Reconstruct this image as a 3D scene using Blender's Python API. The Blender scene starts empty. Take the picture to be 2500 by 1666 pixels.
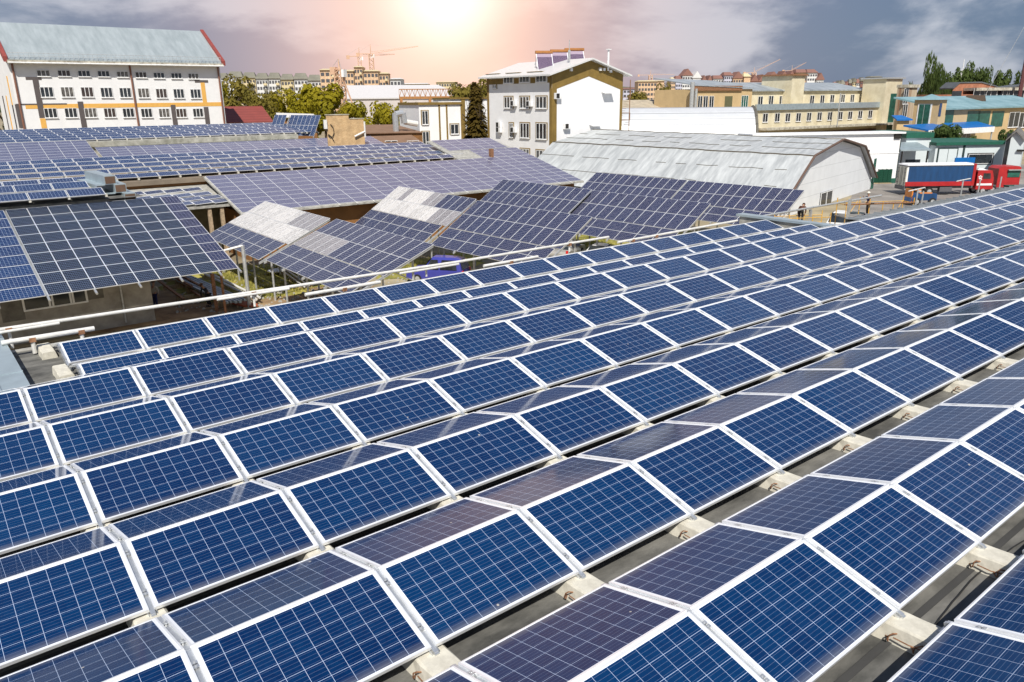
import bpy, bmesh, math, random
from mathutils import Vector, Matrix
R = math.radians
random.seed(7)
col = bpy.context.scene.collection
sc = bpy.context.scene

# ------------------------------------------------------------------ camera
FPX = 1875.1                      # focal length in pixels of a 2500 px wide frame
CAM = Vector((-1.1217, -5.6194, 4.1369))
cam_d = bpy.data.cameras.new("camera")
cam_d.sensor_width = 36.0
cam_d.lens = FPX / 2500 * 36
cam_d.clip_start = 0.1
cam_d.clip_end = 6000
cam = bpy.data.objects.new("camera", cam_d)
cam.location = CAM
cam.rotation_euler = (1.26497834, 0.01069704, -0.67320571)
col.objects.link(cam)
sc.camera = cam
CM = cam.rotation_euler.to_matrix()
GLOW = (CM @ Vector(((1085 - 1250) / FPX, (833 + 30) / FPX, -1))).normalized()

# ------------------------------------------------------------------ light
SUN_EL, SUN_AZ = R(49), R(217)    # azimuth of the sun measured clockwise from +y
sdir = Vector((math.sin(SUN_AZ) * math.cos(SUN_EL), math.cos(SUN_AZ) * math.cos(SUN_EL), math.sin(SUN_EL)))
sl = bpy.data.lights.new("sun", 'SUN'); sl.energy = 5.0; sl.angle = R(0.6); sl.color = (1.0, 0.95, 0.86)
so = bpy.data.objects.new("sun", sl); so.rotation_euler = sdir.to_track_quat('Z', 'Y').to_euler(); col.objects.link(so)

def build_world():
    w = bpy.data.worlds.new("World"); sc.world = w; w.use_nodes = True
    nt = w.node_tree; N = nt.nodes; L = nt.links; N.clear()
    out = N.new('ShaderNodeOutputWorld'); bg = N.new('ShaderNodeBackground')
    sky = N.new('ShaderNodeTexSky'); sky.sky_type = 'NISHITA'; sky.sun_disc = False
    sky.sun_elevation = SUN_EL; sky.sun_rotation = SUN_AZ
    tc = N.new('ShaderNodeTexCoord')
    def math_(op, a, b=None, c=None):
        n = N.new('ShaderNodeMath'); n.operation = op
        for i, x in enumerate((a, b, c)):
            if x is None: continue
            if isinstance(x, (int, float)): n.inputs[i].default_value = x
            else: L.new(x, n.inputs[i])
        return n.outputs[0]
    def mix(f, a, b, t='MIX'):
        n = N.new('ShaderNodeMix'); n.data_type = 'RGBA'; n.blend_type = t
        if isinstance(f, (int, float)): n.inputs[0].default_value = f
        else: L.new(f, n.inputs[0])
        for k, x in ((6, a), (7, b)):
            if isinstance(x, tuple): n.inputs[k].default_value = (*x, 1)
            else: L.new(x, n.inputs[k])
        return n.outputs[2]
    def ramp(f, a, b):
        n = N.new('ShaderNodeMapRange'); n.interpolation_type = 'SMOOTHSTEP'
        L.new(f, n.inputs[0]); n.inputs[1].default_value = a; n.inputs[2].default_value = b
        return n.outputs[0]
    d = tc.outputs['Generated']
    sep = N.new('ShaderNodeSeparateXYZ'); L.new(d, sep.inputs[0])
    z = math_('MAXIMUM', sep.outputs[2], 0.0)
    cb = N.new('ShaderNodeCombineXYZ'); L.new(sep.outputs[0], cb.inputs[0]); L.new(sep.outputs[1], cb.inputs[1]); L.new(math_('MULTIPLY', z, 2.6), cb.inputs[2])
    def noise(vec, s, det=6, rough=.55, dist=0.0, off=(0, 0, 0)):
        m = N.new('ShaderNodeMapping'); m.inputs[1].default_value = off; L.new(vec, m.inputs[0])
        n = N.new('ShaderNodeTexNoise'); n.inputs['Scale'].default_value = s; n.inputs['Detail'].default_value = det
        n.inputs['Roughness'].default_value = rough; n.inputs['Distortion'].default_value = dist
        L.new(m.outputs[0], n.inputs['Vector']); return n.outputs[0]
    n1 = noise(cb.outputs[0], 3.3, 8, .52, .5, (3.4, 7.7, .4))
    n2 = noise(cb.outputs[0], 6.5, 8, .6, .3, (1.3, 2.2, 4))
    m = math_('ADD', math_('MULTIPLY', n1, .72), math_('MULTIPLY', n2, .28))
    k = ramp(m, .43, .565)
    cloud = mix(k, (0.12, 0.18, 0.29), (0.50, 0.53, 0.61))
    cloud = mix(ramp(z, .42, .75), cloud, (0.055, 0.115, 0.25))
    # blue shows through a little high up and away from the glow
    base = mix(1.0, sky.outputs[0], (0.075, 0.075, 0.075), 'MULTIPLY')
    c0 = mix(.88, base, cloud)
    # bright haze round the veiled sun: pink far out, peach, then white
    gd = N.new('ShaderNodeVectorMath'); gd.operation = 'DOT_PRODUCT'
    L.new(d, gd.inputs[0]); gd.inputs[1].default_value = GLOW
    dot = math_('MAXIMUM', gd.outputs['Value'], 0)
    # the halo reaches further up and down than sideways
    sq = N.new('ShaderNodeVectorMath'); sq.operation = 'MULTIPLY'; L.new(d, sq.inputs[0]); sq.inputs[1].default_value = (1, 1, .45)
    nm = N.new('ShaderNodeVectorMath'); nm.operation = 'NORMALIZE'; L.new(sq.outputs[0], nm.inputs[0])
    g2v = Vector((GLOW.x, GLOW.y, GLOW.z * .45)).normalized()
    gd2 = N.new('ShaderNodeVectorMath'); gd2.operation = 'DOT_PRODUCT'; L.new(nm.outputs[0], gd2.inputs[0]); gd2.inputs[1].default_value = g2v
    dot2 = math_('MAXIMUM', gd2.outputs['Value'], 0)
    g1 = math_('MULTIPLY', math_('POWER', dot2, 24), .90)
    g2 = math_('MULTIPLY', math_('POWER', dot2, 90), .85)
    g3 = math_('MULTIPLY', math_('POWER', dot, 500), 1.1)
    pink = mix(math_('MULTIPLY', k, .6), (0.62, 0.47, 0.49), (0.88, 0.70, 0.68))
    c1 = mix(math_('MINIMUM', g1, 1), c0, pink)
    c2 = mix(math_('MINIMUM', g2, 1), c1, (1.15, 0.70, 0.50))
    c3 = mix(math_('MINIMUM', g3, 1), c2, (1.35, 1.15, 1.0))
    L.new(c3, bg.inputs[0]); bg.inputs[1].default_value = 1.0
    L.new(bg.outputs[0], out.inputs[0])
build_world()
sc.view_settings.view_transform = 'Standard'; sc.view_settings.look = 'None'
sc.view_settings.exposure = 0.15; sc.view_settings.gamma = 1
sc.render.engine = 'CYCLES'
sc.cycles.max_bounces = 5; sc.cycles.glossy_bounces = 3; sc.cycles.transparent_max_bounces = 6

# ------------------------------------------------------------------ survey helpers
def ray(px, py):
    return CM @ Vector(((px - 1250) / FPX, (833 - py) / FPX, -1))
def gp(px, py, z):
    d = ray(px, py); return CAM + d * ((z - CAM.z) / d.z)
def vp(px, py, r):
    d = ray(px, py); return CAM + d * (r / math.hypot(d.x, d.y))
def prj(P):
    q = CM.transposed() @ (Vector(P) - CAM)
    return (1250 + FPX * q.x / -q.z, 833 - FPX * q.y / -q.z) if q.z < 0 else (-9999, -9999)
class Fr:
    """local frame of a building: u along a wall, v into it, w up (absolute height)"""
    def __init__(s, x, y, yaw=-1.0):
        s.o = Vector((x, y, 0)); s.yaw = R(yaw)
        s.u = Vector((math.cos(s.yaw), math.sin(s.yaw), 0)); s.v = Vector((-math.sin(s.yaw), math.cos(s.yaw), 0))
    def fv(s, px, py, v=0.0):
        d = ray(px, py); t = ((s.o + s.v * v) - CAM).dot(s.v) / d.dot(s.v); P = CAM + d * t
        return (P - s.o).dot(s.u), P.z
    def fu(s, px, py, u=0.0):
        d = ray(px, py); t = ((s.o + s.u * u) - CAM).dot(s.u) / d.dot(s.u); P = CAM + d * t
        return (P - s.o).dot(s.v), P.z
    def w(s, u, v, z=0.0):
        p = s.o + s.u * u + s.v * v; return Vector((p.x, p.y, z))
GZ = -8.5                         # yard level

# ------------------------------------------------------------------ materials
MATS = {}
def mat(name, c, rough=.6, metal=0.0, var=.12, scale=2.0, c2=None, bump=0.0, spec=.5, stretch=(1, 1, 1), trans=0.0, emit=None, detail=5):
    if name in MATS: return MATS[name]
    m = bpy.data.materials.new(name); m.use_nodes = True; MATS[name] = m
    nt = m.node_tree; N = nt.nodes; L = nt.links; b = N['Principled BSDF']
    b.inputs['Roughness'].default_value = rough; b.inputs['Metallic'].default_value = metal
    b.inputs['Specular IOR Level'].default_value = spec
    if emit: b.inputs['Emission Color'].default_value = (*emit, 1); b.inputs['Emission Strength'].default_value = 1
    tc = N.new('ShaderNodeTexCoord'); mp = N.new('ShaderNodeMapping'); mp.inputs['Scale'].default_value = stretch
    L.new(tc.outputs['Object'], mp.inputs[0])
    n = N.new('ShaderNodeTexNoise'); n.inputs['Scale'].default_value = scale; n.inputs['Detail'].default_value = detail; n.inputs['Roughness'].default_value = .62
    L.new(mp.outputs[0], n.inputs['Vector'])
    r = N.new('ShaderNodeValToRGB'); r.color_ramp.elements[0].position = .34; r.color_ramp.elements[1].position = .68
    a = tuple(x * (1 - var) for x in c); z = c2 if c2 else tuple(min(1, x * (1 + var)) for x in c)
    r.color_ramp.elements[0].color = (*a, 1); r.color_ramp.elements[1].color = (*z, 1)
    L.new(n.outputs[0], r.inputs[0]); L.new(r.outputs[0], b.inputs['Base Color'])
    if bump:
        bp = N.new('ShaderNodeBump'); bp.inputs['Strength'].default_value = bump; bp.inputs['Distance'].default_value = .05
        L.new(n.outputs[0], bp.inputs['Height']); L.new(bp.outputs[0], b.inputs['Normal'])
    m['ramp'] = r.name
    return m

def nd(N, t, **k):
    n = N.new(t)
    for a, v in k.items(): setattr(n, a, v)
    return n

def cell_mat(name, dark, light, line=(0.62, 0.68, 0.78), gap=.022, bus=.010, nbus=4, busmix=.45, rough=.09, mono=False, linerough=None, axis='v'):
    """glass over a grid of cells: UV counts the cells"""
    m = bpy.data.materials.new(name); m.use_nodes = True; MATS[name] = m
    nt = m.node_tree; N = nt.nodes; L = nt.links; b = N['Principled BSDF']
    uv = N.new('ShaderNodeUVMap')
    sep = N.new('ShaderNodeSeparateXYZ'); L.new(uv.outputs[0], sep.inputs[0])
    def mt(op, a, b2=None, c=None):
        n = N.new('ShaderNodeMath'); n.operation = op
        for i, x in enumerate((a, b2, c)):
            if x is None: continue
            if isinstance(x, (int, float)): n.inputs[i].default_value = x
            else: L.new(x, n.inputs[i])
        return n.outputs[0]
    U, V = sep.outputs[0], sep.outputs[1]
    def dist(x, mul=1.0):         # distance to the nearest whole number
        f = mt('FRACT', mt('MULTIPLY', x, mul)); return mt('MINIMUM', f, mt('SUBTRACT', 1.0, f))
    lu = mt('LESS_THAN', dist(U), gap); lv = mt('LESS_THAN', dist(V), gap)
    ln = mt('MAXIMUM', lu, lv)
    B = V if axis == 'v' else U
    sh = mt('ADD', B, .5 / nbus)
    bs = mt('MULTIPLY', mt('LESS_THAN', dist(sh, nbus), bus * nbus), busmix)
    allm = mt('MAXIMUM', ln, bs)
    fl = N.new('ShaderNodeVectorMath'); fl.operation = 'FLOOR'; L.new(uv.outputs[0], fl.inputs[0])
    oi = N.new('ShaderNodeObjectInfo')
    ad = N.new('ShaderNodeVectorMath'); ad.operation = 'ADD'; L.new(fl.outputs[0], ad.inputs[0])
    cb = N.new('ShaderNodeCombineXYZ'); L.new(oi.outputs['Random'], cb.inputs[2]); L.new(cb.outputs[0], ad.inputs[1])
    wn = N.new('ShaderNodeTexWhiteNoise'); wn.noise_dimensions = '3D'; L.new(ad.outputs[0], wn.inputs[0])
    tc = N.new('ShaderNodeTexCoord')
    vo = N.new('ShaderNodeTexVoronoi'); vo.inputs['Scale'].default_value = 34; L.new(tc.outputs['Object'], vo.inputs['Vector'])
    sv = N.new('ShaderNodeSeparateColor'); L.new(vo.outputs['Color'], sv.inputs[0])
    f1 = mt('ADD', mt('MULTIPLY', wn.outputs[0], .26 if name != 'painted_glare_cells' else .7), mt('MULTIPLY', sv.outputs[0], 0.0 if mono else .25))
    f = mt('ADD', f1, mt('MULTIPLY', oi.outputs['Random'], .38))
    mx = N.new('ShaderNodeMix'); mx.data_type = 'RGBA'; L.new(f, mx.inputs[0])
    mx.inputs[6].default_value = (*dark, 1); mx.inputs[7].default_value = (*light, 1)
    m2 = N.new('ShaderNodeMix'); m2.data_type = 'RGBA'; L.new(allm, m2.inputs[0]); L.new(mx.outputs[2], m2.inputs[6]); m2.inputs[7].default_value = (*line, 1)
    # a film of dust, thicker in faint streaks
    ns = N.new('ShaderNodeTexNoise'); ns.inputs['Scale'].default_value = 1.7; ns.inputs['Detail'].default_value = 6; L.new(tc.outputs['Object'], ns.inputs['Vector'])
    du = mt('MULTIPLY', ns.outputs[0], .014)
    m3 = N.new('ShaderNodeMix'); m3.data_type = 'RGBA'; L.new(du, m3.inputs[0]); L.new(m2.outputs[2], m3.inputs[6]); m3.inputs[7].default_value = (.42, .40, .38, 1)
    # dust that gathers along the lower edge, and a few droppings
    ofs = N.new('ShaderNodeVectorMath'); ofs.operation = 'ADD'; L.new(tc.outputs['Object'], ofs.inputs[0])
    rv = N.new('ShaderNodeCombineXYZ'); r9 = mt('MULTIPLY', oi.outputs['Random'], 37.0)
    for q_ in range(3): L.new(r9, rv.inputs[q_])
    L.new(rv.outputs[0], ofs.inputs[1]); L.new(ofs.outputs[0], ns.inputs['Vector'])
    ed = N.new('ShaderNodeMapRange'); L.new(V, ed.inputs[0]); ed.inputs[1].default_value = 0; ed.inputs[2].default_value = .55; ed.inputs[3].default_value = .20; ed.inputs[4].default_value = 0
    ed2 = mt('MULTIPLY', ed.outputs[0], mt('ADD', .35, ns.outputs[0]))
    vd = N.new('ShaderNodeTexVoronoi'); vd.inputs['Scale'].default_value = 1.9; L.new(ofs.outputs[0], vd.inputs['Vector'])
    dr = mt('LESS_THAN', vd.outputs['Distance'], mt('MULTIPLY', ns.outputs[0], .045))
    m4 = N.new('ShaderNodeMix'); m4.data_type = 'RGBA'; L.new(mt('MAXIMUM', ed2, mt('MULTIPLY', dr, .75)), m4.inputs[0]); L.new(m3.outputs[2], m4.inputs[6]); m4.inputs[7].default_value = (.50, .47, .43, 1)
    L.new(m4.outputs[2], b.inputs['Base Color'])
    rr = mt('ADD', rough, mt('MULTIPLY', ns.outputs[0], .06)); L.new(rr, b.inputs['Roughness'])
    b.inputs['IOR'].default_value = 1.25 if name == 'poly_cells' else 1.38; b.inputs['Specular IOR Level'].default_value = .42
    return m

M_poly = cell_mat('poly_cells', (0.0003, 0.014, 0.070), (0.0005, 0.036, 0.122), gap=.0105, bus=.0075, nbus=4, busmix=.20, line=(.44, .53, .72), rough=.05)
M_polyfar = cell_mat('poly_cells_far', (0.0015, 0.014, 0.070), (0.002, 0.034, 0.125), gap=.02, bus=.010, nbus=3, busmix=.25, rough=.12, line=(.5, .56, .7))
M_mono = cell_mat('mono_cells', (0.003, 0.007, 0.024), (0.004, 0.014, 0.045), line=(.24, .29, .38), gap=.04, bus=.0, nbus=1, busmix=0, mono=True)
M_stripe = cell_mat('striped_cells', (0.004, 0.010, 0.050), (0.006, 0.020, 0.080), line=(.50, .48, .54), gap=.02, bus=.012, nbus=3, busmix=.45, rough=.10, mono=True)
M_glare = cell_mat('painted_glare_cells', (0.04, 0.04, 0.06), (0.50, 0.48, 0.48), line=(.80, .77, .73), gap=.04, bus=.09, nbus=2, busmix=1.0, rough=.25, axis='u')  # sun glare painted into the cell colour as pale streaks
M_glare2 = cell_mat('faint_glare_cells', (0.02, 0.02, 0.04), (0.20, 0.19, 0.22), line=(.70, .66, .64), gap=.03, bus=.06, nbus=2, busmix=.8, rough=.2, axis='u')  # dimmer copy for the fading edge of the painted glare
M_skysheen = cell_mat('sky_sheen_cells', (0.085, 0.092, 0.165), (0.12, 0.128, 0.215), line=(.42, .44, .55), gap=.015, bus=.010, nbus=3, busmix=.25, rough=.13, mono=True)  # pale sky reflection painted into the cell colour
M_alu = mat('aluminium_frame', (.86, .87, .89), .32, .35, .06, 3)
M_sheet = mat('white_backsheet', (.82, .84, .88), .3, 0, .04)
M_rail = mat('galvanised_rail', (.60, .62, .64), .38, .7, .15, 6)
M_steel = mat('galvanised_steel', (.55, .56, .56), .45, .5, .2, 5)
M_rust = mat('rusty_steel', (.26, .11, .05), .8, .2, .4, 9, c2=(.42, .22, .12))
M_conc = mat('cast_concrete', (.58, .55, .47), .9, 0, .12, 9, bump=.12, c2=(.68, .65, .56))
M_conc2 = mat('weathered_concrete', (.36, .35, .32), .9, 0, .3, 3, bump=.3)
M_bitu = mat('roofing_felt', (.085, .085, .080), .88, 0, .35, 2.2, bump=.5, c2=(.20, .195, .18), stretch=(.6, 1.2, 1), detail=14)
M_cap = mat('zinc_cap', (.42, .50, .54), .4, .45, .12, 1.5)
M_tyre0 = mat('cable_rubber', (.02, .02, .02), .7)
M_dark = mat('dark_void', (.02, .018, .016), .9)
M_white = mat('white_render', (.80, .80, .81), .75, 0, .04, .6)
M_plaster = mat('grey_plaster', (.34, .31, .27), .9, 0, .22, .9, bump=.2, c2=(.46, .43, .38))
M_glassw = mat('window_glass', (.025, .03, .035), .08, 0, .5, .8, spec=.8)
M_pvc = mat('white_pvc', (.82, .82, .82), .4)
M_pipe = mat('painted_pipe', (.72, .71, .68), .45, .1, .12, 4)
M_brown = mat('ochre_sheet_wall', (.24, .11, .035), .8, 0, .25, .7)

# ------------------------------------------------------------------ mesh builder
class MB:
    def __init__(s): s.v = []; s.f = []; s.m = []; s.uv = {}
    def quad(s, a, b, c, d, m=0, uv=None):
        i = len(s.v); s.v += [tuple(a), tuple(b), tuple(c), tuple(d)]; s.f.append((i, i + 1, i + 2, i + 3)); s.m.append(m)
        if uv: s.uv[len(s.f) - 1] = uv
        return s
    def poly(s, pts, m=0):
        i = len(s.v); s.v += [tuple(p) for p in pts]; s.f.append(tuple(range(i, i + len(pts)))); s.m.append(m); return s
    def hexa(s, p, m=0):
        i = len(s.v); s.v += [tuple(q) for q in p]
        for f in ((0, 3, 2, 1), (4, 5, 6, 7), (0, 1, 5, 4), (1, 2, 6, 5), (2, 3, 7, 6), (3, 0, 4, 7)):
            s.f.append(tuple(i + k for k in f)); s.m.append(m)
        return s
    def box(s, x0, x1, y0, y1, z0, z1, m=0):
        if x0 > x1: x0, x1 = x1, x0
        if y0 > y1: y0, y1 = y1, y0
        if z0 > z1: z0, z1 = z1, z0
        return s.hexa([(x0, y0, z0), (x1, y0, z0), (x1, y1, z0), (x0, y1, z0), (x0, y0, z1), (x1, y0, z1), (x1, y1, z1), (x0, y1, z1)], m)
    def tube(s, a, b, r, m=0, n=8, r2=None, cap=True):
        a = Vector(a); b = Vector(b); d = (b - a)
        if d.length < 1e-6: return s
        d.normalize(); x = d.orthogonal().normalized(); y = d.cross(x); r2 = r if r2 is None else r2
        i = len(s.v)
        for k in range(n):
            t = 2 * math.pi * k / n; e = x * math.cos(t) + y * math.sin(t)
            s.v.append(tuple(a + e * r)); s.v.append(tuple(b + e * r2))
        for k in range(n):
            j = (k + 1) % n; s.f.append((i + 2 * k, i + 2 * j, i + 2 * j + 1, i + 2 * k + 1)); s.m.append(m)
        if cap:
            s.f.append(tuple(i + 2 * k for k in range(n))[::-1]); s.m.append(m)
            s.f.append(tuple(i + 2 * k + 1 for k in range(n))); s.m.append(m)
        return s
    def path(s, pts, r, m=0, n=6):
        for a, b in zip(pts, pts[1:]): s.tube(a, b, r, m, n)
        return s
    def prism(s, prof, y0, y1, m=0, axis='y'):
        """extrude a closed (x,z) profile along y (or (y,z) along x)"""
        g = (lambda a, z, t: (a, t, z)) if axis == 'y' else (lambda a, z, t: (t, a, z))
        n = len(prof); i = len(s.v)
        s.v += [g(a, z, y0) for a, z in prof] + [g(a, z, y1) for a, z in prof]
        for k in range(n):
            j = (k + 1) % n; s.f.append((i + k, i + j, i + n + j, i + n + k)); s.m.append(m)
        s.f.append(tuple(i + k for k in range(n))[::-1]); s.m.append(m)
        s.f.append(tuple(i + n + k for k in range(n))); s.m.append(m)
        return s
    def mesh(s, name, mats, smooth=False):
        me = bpy.data.meshes.new(name); me.from_pydata(s.v, [], s.f)
        for m in (mats if isinstance(mats, (list, tuple)) else [mats]): me.materials.append(m)
        me.polygons.foreach_set('material_index', s.m)
        if s.uv:
            l = me.uv_layers.new(name='UVMap')
            for fi, uv in s.uv.items():
                for k, li in enumerate(me.polygons[fi].loop_indices): l.data[li].uv = uv[k]
        if smooth: me.polygons.foreach_set('use_smooth', [True] * len(s.f))
        bm = bmesh.new(); bm.from_mesh(me); bmesh.ops.recalc_face_normals(bm, faces=[f for f in bm.faces]) if not s.uv else None; bm.to_mesh(me); bm.free()
        return me
    def build(s, name, mats, parent=None, smooth=False):
        return obj(name, s.mesh(name, mats, smooth), parent)

def obj(name, me, parent=None, loc=(0, 0, 0), rot=(0, 0, 0)):
    o = bpy.data.objects.new(name, me); o.location = loc; o.rotation_euler = rot; col.objects.link(o)
    if parent: o.parent = parent
    return o
def tag(o, label, cat, group=None):
    o['label'] = label; o['category'] = cat
    if group: o['group'] = group
    return o
def thing(name, label, cat, loc=(0, 0, 0), rotz=0.0, group=None):
    o = bpy.data.objects.new(name, None); o.location = loc; o.rotation_euler = (0, 0, rotz); o.empty_display_size = .3
    col.objects.link(o); return tag(o, label, cat, group)
def frthing(name, label, cat, fr, z=GZ, group=None):
    return thing(name, label, cat, (fr.o.x, fr.o.y, z), fr.yaw, group)
def struct(name, mb, m, **k):
    o = mb.build(name, m, **k); o['kind'] = 'structure'; return o
def copy_tree(o, loc=None, rot=None, label=None, group=None):
    def rec(s, par):
        c = s.copy(); col.objects.link(c); c.parent = par
        for ch in s.children: rec(ch, c)
        return c
    r = rec(o, None)
    if loc is not None: r.location = loc
    if rot is not None: r.rotation_euler = rot
    if label: r['label'] = label
    if group: r['group'] = group
    return r

# ------------------------------------------------------------------ ground
g = MB(); S = 2500
g.quad((-S, -S, GZ), (S, -S, GZ), (S, S, GZ), (-S, S, GZ))
M_ground = mat('dusty_ground', (.26, .21, .13), .95, 0, .35, .12, c2=(.44, .37, .24), bump=.3, detail=10)
struct('ground', g, M_ground)

# ------------------------------------------------------------------ solar panels
def panel_mesh(L, W, nu, nv, cell_m, name='solar_panel', fw=.018, mu=.046, mv=.020, frame=True, rot=False):
    """x 0..L along the row, y -W..0 down the slope, glass up. material 0 cells, 1 backsheet, 2 frame"""
    b = MB(); z = -.003; x0, x1, y0, y1 = fw, L - fw, -W + fw, -fw
    cx0, cx1, cy0, cy1 = x0 + mu - .02, x1 - mu + .02, y0 + mv - .012, y1 - mv + .012
    b.quad((cx0, cy0, z), (cx1, cy0, z), (cx1, cy1, z), (cx0, cy1, z), 0, [(0, 0), (nu, 0), (nu, nv), (0, nv)])
    o = [(0, 0)] * 4
    for q in (((x0, y0), (x1, y0), (cx1, cy0), (cx0, cy0)), ((x1, y0), (x1, y1), (cx1, cy1), (cx1, cy0)), ((x1, y1), (x0, y1), (cx0, cy1), (cx1, cy1)), ((x0, y1), (x0, y0), (cx0, cy0), (cx0, cy1))):
        b.quad(*[(x, y, z) for x, y in q], 1, o)
    b.quad((x0, y1, -.012), (x1, y1, -.012), (x1, y0, -.012), (x0, y0, -.012), 1, o)
    if frame: ring(b, L, W, fw, 2)
    return b.mesh(name, [cell_m, M_sheet, M_alu])
def ring(b, L, W, fw, m=0, h=.038):
    b.box(0, L, -fw, 0, -h, 0, m); b.box(0, L, -W, -W + fw, -h, 0, m)
    b.box(0, fw, -W + fw, -fw, -h, 0, m); b.box(L - fw, L, -W + fw, -fw, -h, 0, m)
    for i in range(len(b.f)):
        if i not in b.uv: b.uv[i] = [(0, 0)] * 4

PL, PW, PITCH = 1.655, .970, 1.70
TILT = math.atan2(.2675, .9709)
ME_P = panel_mesh(PL, PW, 10, 6, M_poly, frame=False)
rb = MB(); ring(rb, PL, PW, .018); ME_F = rb.mesh('panel_frame', [M_alu])
rb = MB(); rb.box(-.022, .022, -1.03, -.0, -.062, -.022, 0)
rb.box(-.040, -.036, -1.03, 0, -.062, -.040, 0); rb.box(.036, .040, -1.03, 0, -.062, -.040, 0)
for yy in (-.16, -.20, -.74, -.78):
    rb.tube((.0, yy, -.03), (0, yy, .004), .009, 1, 6); rb.box(-.024, .024, yy - .014, yy + .014, -.006, .001, 0)
rb.box(-.02, .02, -1.05, -1.02, -.20, -.03, 0); rb.box(-.05, .05, -1.09, -.95, -.115, -.105, 0)
ME_R = rb.mesh('mounting_rail', [M_rail, M_steel])
def block_mesh(loops, seed, ln=.92):
    rnd = random.Random(seed); b = MB(); w = .15; h = .17
    bm = bmesh.new()
    bmesh.ops.create_grid(bm, x_segments=1, y_segments=1, size=1)
    bm.free()
    # a slightly tapered casting with worn edges
    n = 6
    rowsp = []
    for k in range(n + 1):
        y = -ln / 2 + ln * k / n; e = lambda s: rnd.uniform(-s, s)
        rowsp.append([(-w - .02 + e(.006), y, 0), (-w + .006 + e(.008), y, h - .018), (-w + .028 + e(.008), y, h + e(.004)), (w - .028 + e(.008), y, h + e(.004)), (w - .006 + e(.008), y, h - .018), (w + .02, y, 0)])
    for a, c in zip(rowsp, rowsp[1:]):
        for i in range(5): b.quad(a[i], a[i + 1], c[i + 1], c[i])
    b.poly(rowsp[0]); b.poly(rowsp[-1][::-1])
    return b.mesh('concrete_block', [M_conc])
def loop_mesh(seed):
    rnd = random.Random(seed); b = MB(); e = lambda s: rnd.uniform(-s, s)
    for y in (-.10, .12):
        pts = [(-.15, y, .11)] + [(-.17 - .05 * math.sin(t), y + .07 * t / 3 + e(.012), .11 - .05 * t / 3 + .03 * math.sin(2 * t)) for t in (.6, 1.2, 1.8, 2.4, 3.0)] + [(-.155, y + .09, .05)]
        b.path(pts, .0065, 0, 5)
    b.path([(-.19, -.10, .09), (-.2, 0, .075 + e(.02)), (-.19, .13, .085)], .006, 0, 5)
    return b.mesh('rebar_loop', [M_rust])
BLK = [block_mesh(1, i) for i in range(4)]; LOOPS = [loop_mesh(i) for i in range(3)]

ROWS = [  # name, x of node 0, y, ridge z, wanted node range, label
    ('K', .0, -4.60, .200, 'nearest row of blue solar panels, cut off by the bottom right corner'),
    ('H', 3.35, -2.297, .100, 'row of blue solar panels peaking into the bottom right corner, second nearest'),
    ('G', .0, 0.0, .0, 'third nearest A-frame panel row, its ridge leaving the bottom edge left of centre'),
    ('F', .007, 2.219, -.108, 'fourth nearest row of A-frame blue solar panels, its ridge crossing the lower left'),
    ('E', -.002, 4.444, -.208, 'fifth nearest row of A-frame blue solar panels, with dim grey rear faces'),
    ('D', -.051, 6.669, -.312, 'row of A-frame blue solar panels just before the longest far one'),
    ('C', -.085, 8.899, -.399, 'row of blue solar panels running on past the stepped parapet to the right edge'),
    ('B', 1.268, 12.622, -1.257, 'short row of blue solar panels half hidden behind the long ridge'),
    ('A', 1.255, 14.854, -1.314, 'short far row of blue solar panels beside the white pipe rail'),
]
def visible(pts, mx=120, my=90):
    q = [prj(p) for p in pts]
    return min(a for a, _ in q) < 2500 + mx and max(a for a, _ in q) > -mx and min(b for _, b in q) < 1666 + my and max(b for _, b in q) > -my
RANGE = {}
for key, x0, y, z, label in ROWS:
    js = []
    for j in range(-6, 32):
        xa = x0 + j * PITCH
        if key in 'AB' and not (0 <= j <= 16): continue
        pts = [(xa, y - 1, z - .27), (xa + PITCH, y - 1, z - .27), (xa, y, z), (xa + PITCH, y, z), (xa, y + 1, z - .27), (xa + PITCH, y + 1, z - .27)]
        if any(prj(p)[0] < -9000 for p in pts): continue
        if visible(pts): js.append(j)
    RANGE[key] = (js[0], js[-1])
    base = Vector((x0 + js[0] * PITCH, y, z - .45))
    t = thing('solar_array', label, 'solar panel row', base, 0, 'rows of solar panels on the near roof')
    for j in range(js[0], js[-1] + 1):
        xa = x0 + j * PITCH + (PITCH - PL) / 2
        for back in (0, 1):
            P = Vector((xa + (PL if back else 0), y + (.012 if back else -.012), z - .004)) - base
            p = obj('solar_panel', ME_P, t, P, (TILT + random.uniform(-.002, .002), 0, math.pi * back))
            obj('panel_frame', ME_F, p)
    for j in range(js[0], js[-1] + 2):
        for back in (0, 1):
            obj('mounting_rail', ME_R, t, Vector((x0 + j * PITCH, y, z)) - base, (TILT, 0, math.pi * back))
# concrete blocks: one under each joint of neighbouring rows
def roofz(y):
    return (-.545 - .045 * y) if y < 10.7 else -1.79
pairs = [('K', 'H'), ('H', 'G'), ('G', 'F'), ('F', 'E'), ('E', 'D'), ('D', 'C'), ('B', 'A')]
RD = {r[0]: r for r in ROWS}
bi = 0
GRPB = 'concrete ballast blocks in the gaps between the near rows'
def place_block(x, y, nearer, ln=.92, label=None):
    global bi
    b = BLK[bi % 4]; bi += 1
    o = obj('concrete_block', b, None, (x, y, roofz(y)), (-.045 if y < 10.7 else 0, 0, 0))
    tag(o, label or ('pale concrete ballast block in the gap on the far side of the %s row' % nearer), 'concrete block', GRPB)
    if y < 9: obj('rebar_loop', LOOPS[bi % 3], o)
ORD = {'K': 'nearest', 'H': 'second nearest', 'G': 'third nearest', 'F': 'fourth nearest', 'E': 'fifth nearest', 'D': 'sixth nearest', 'B': 'short half-hidden'}
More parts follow.
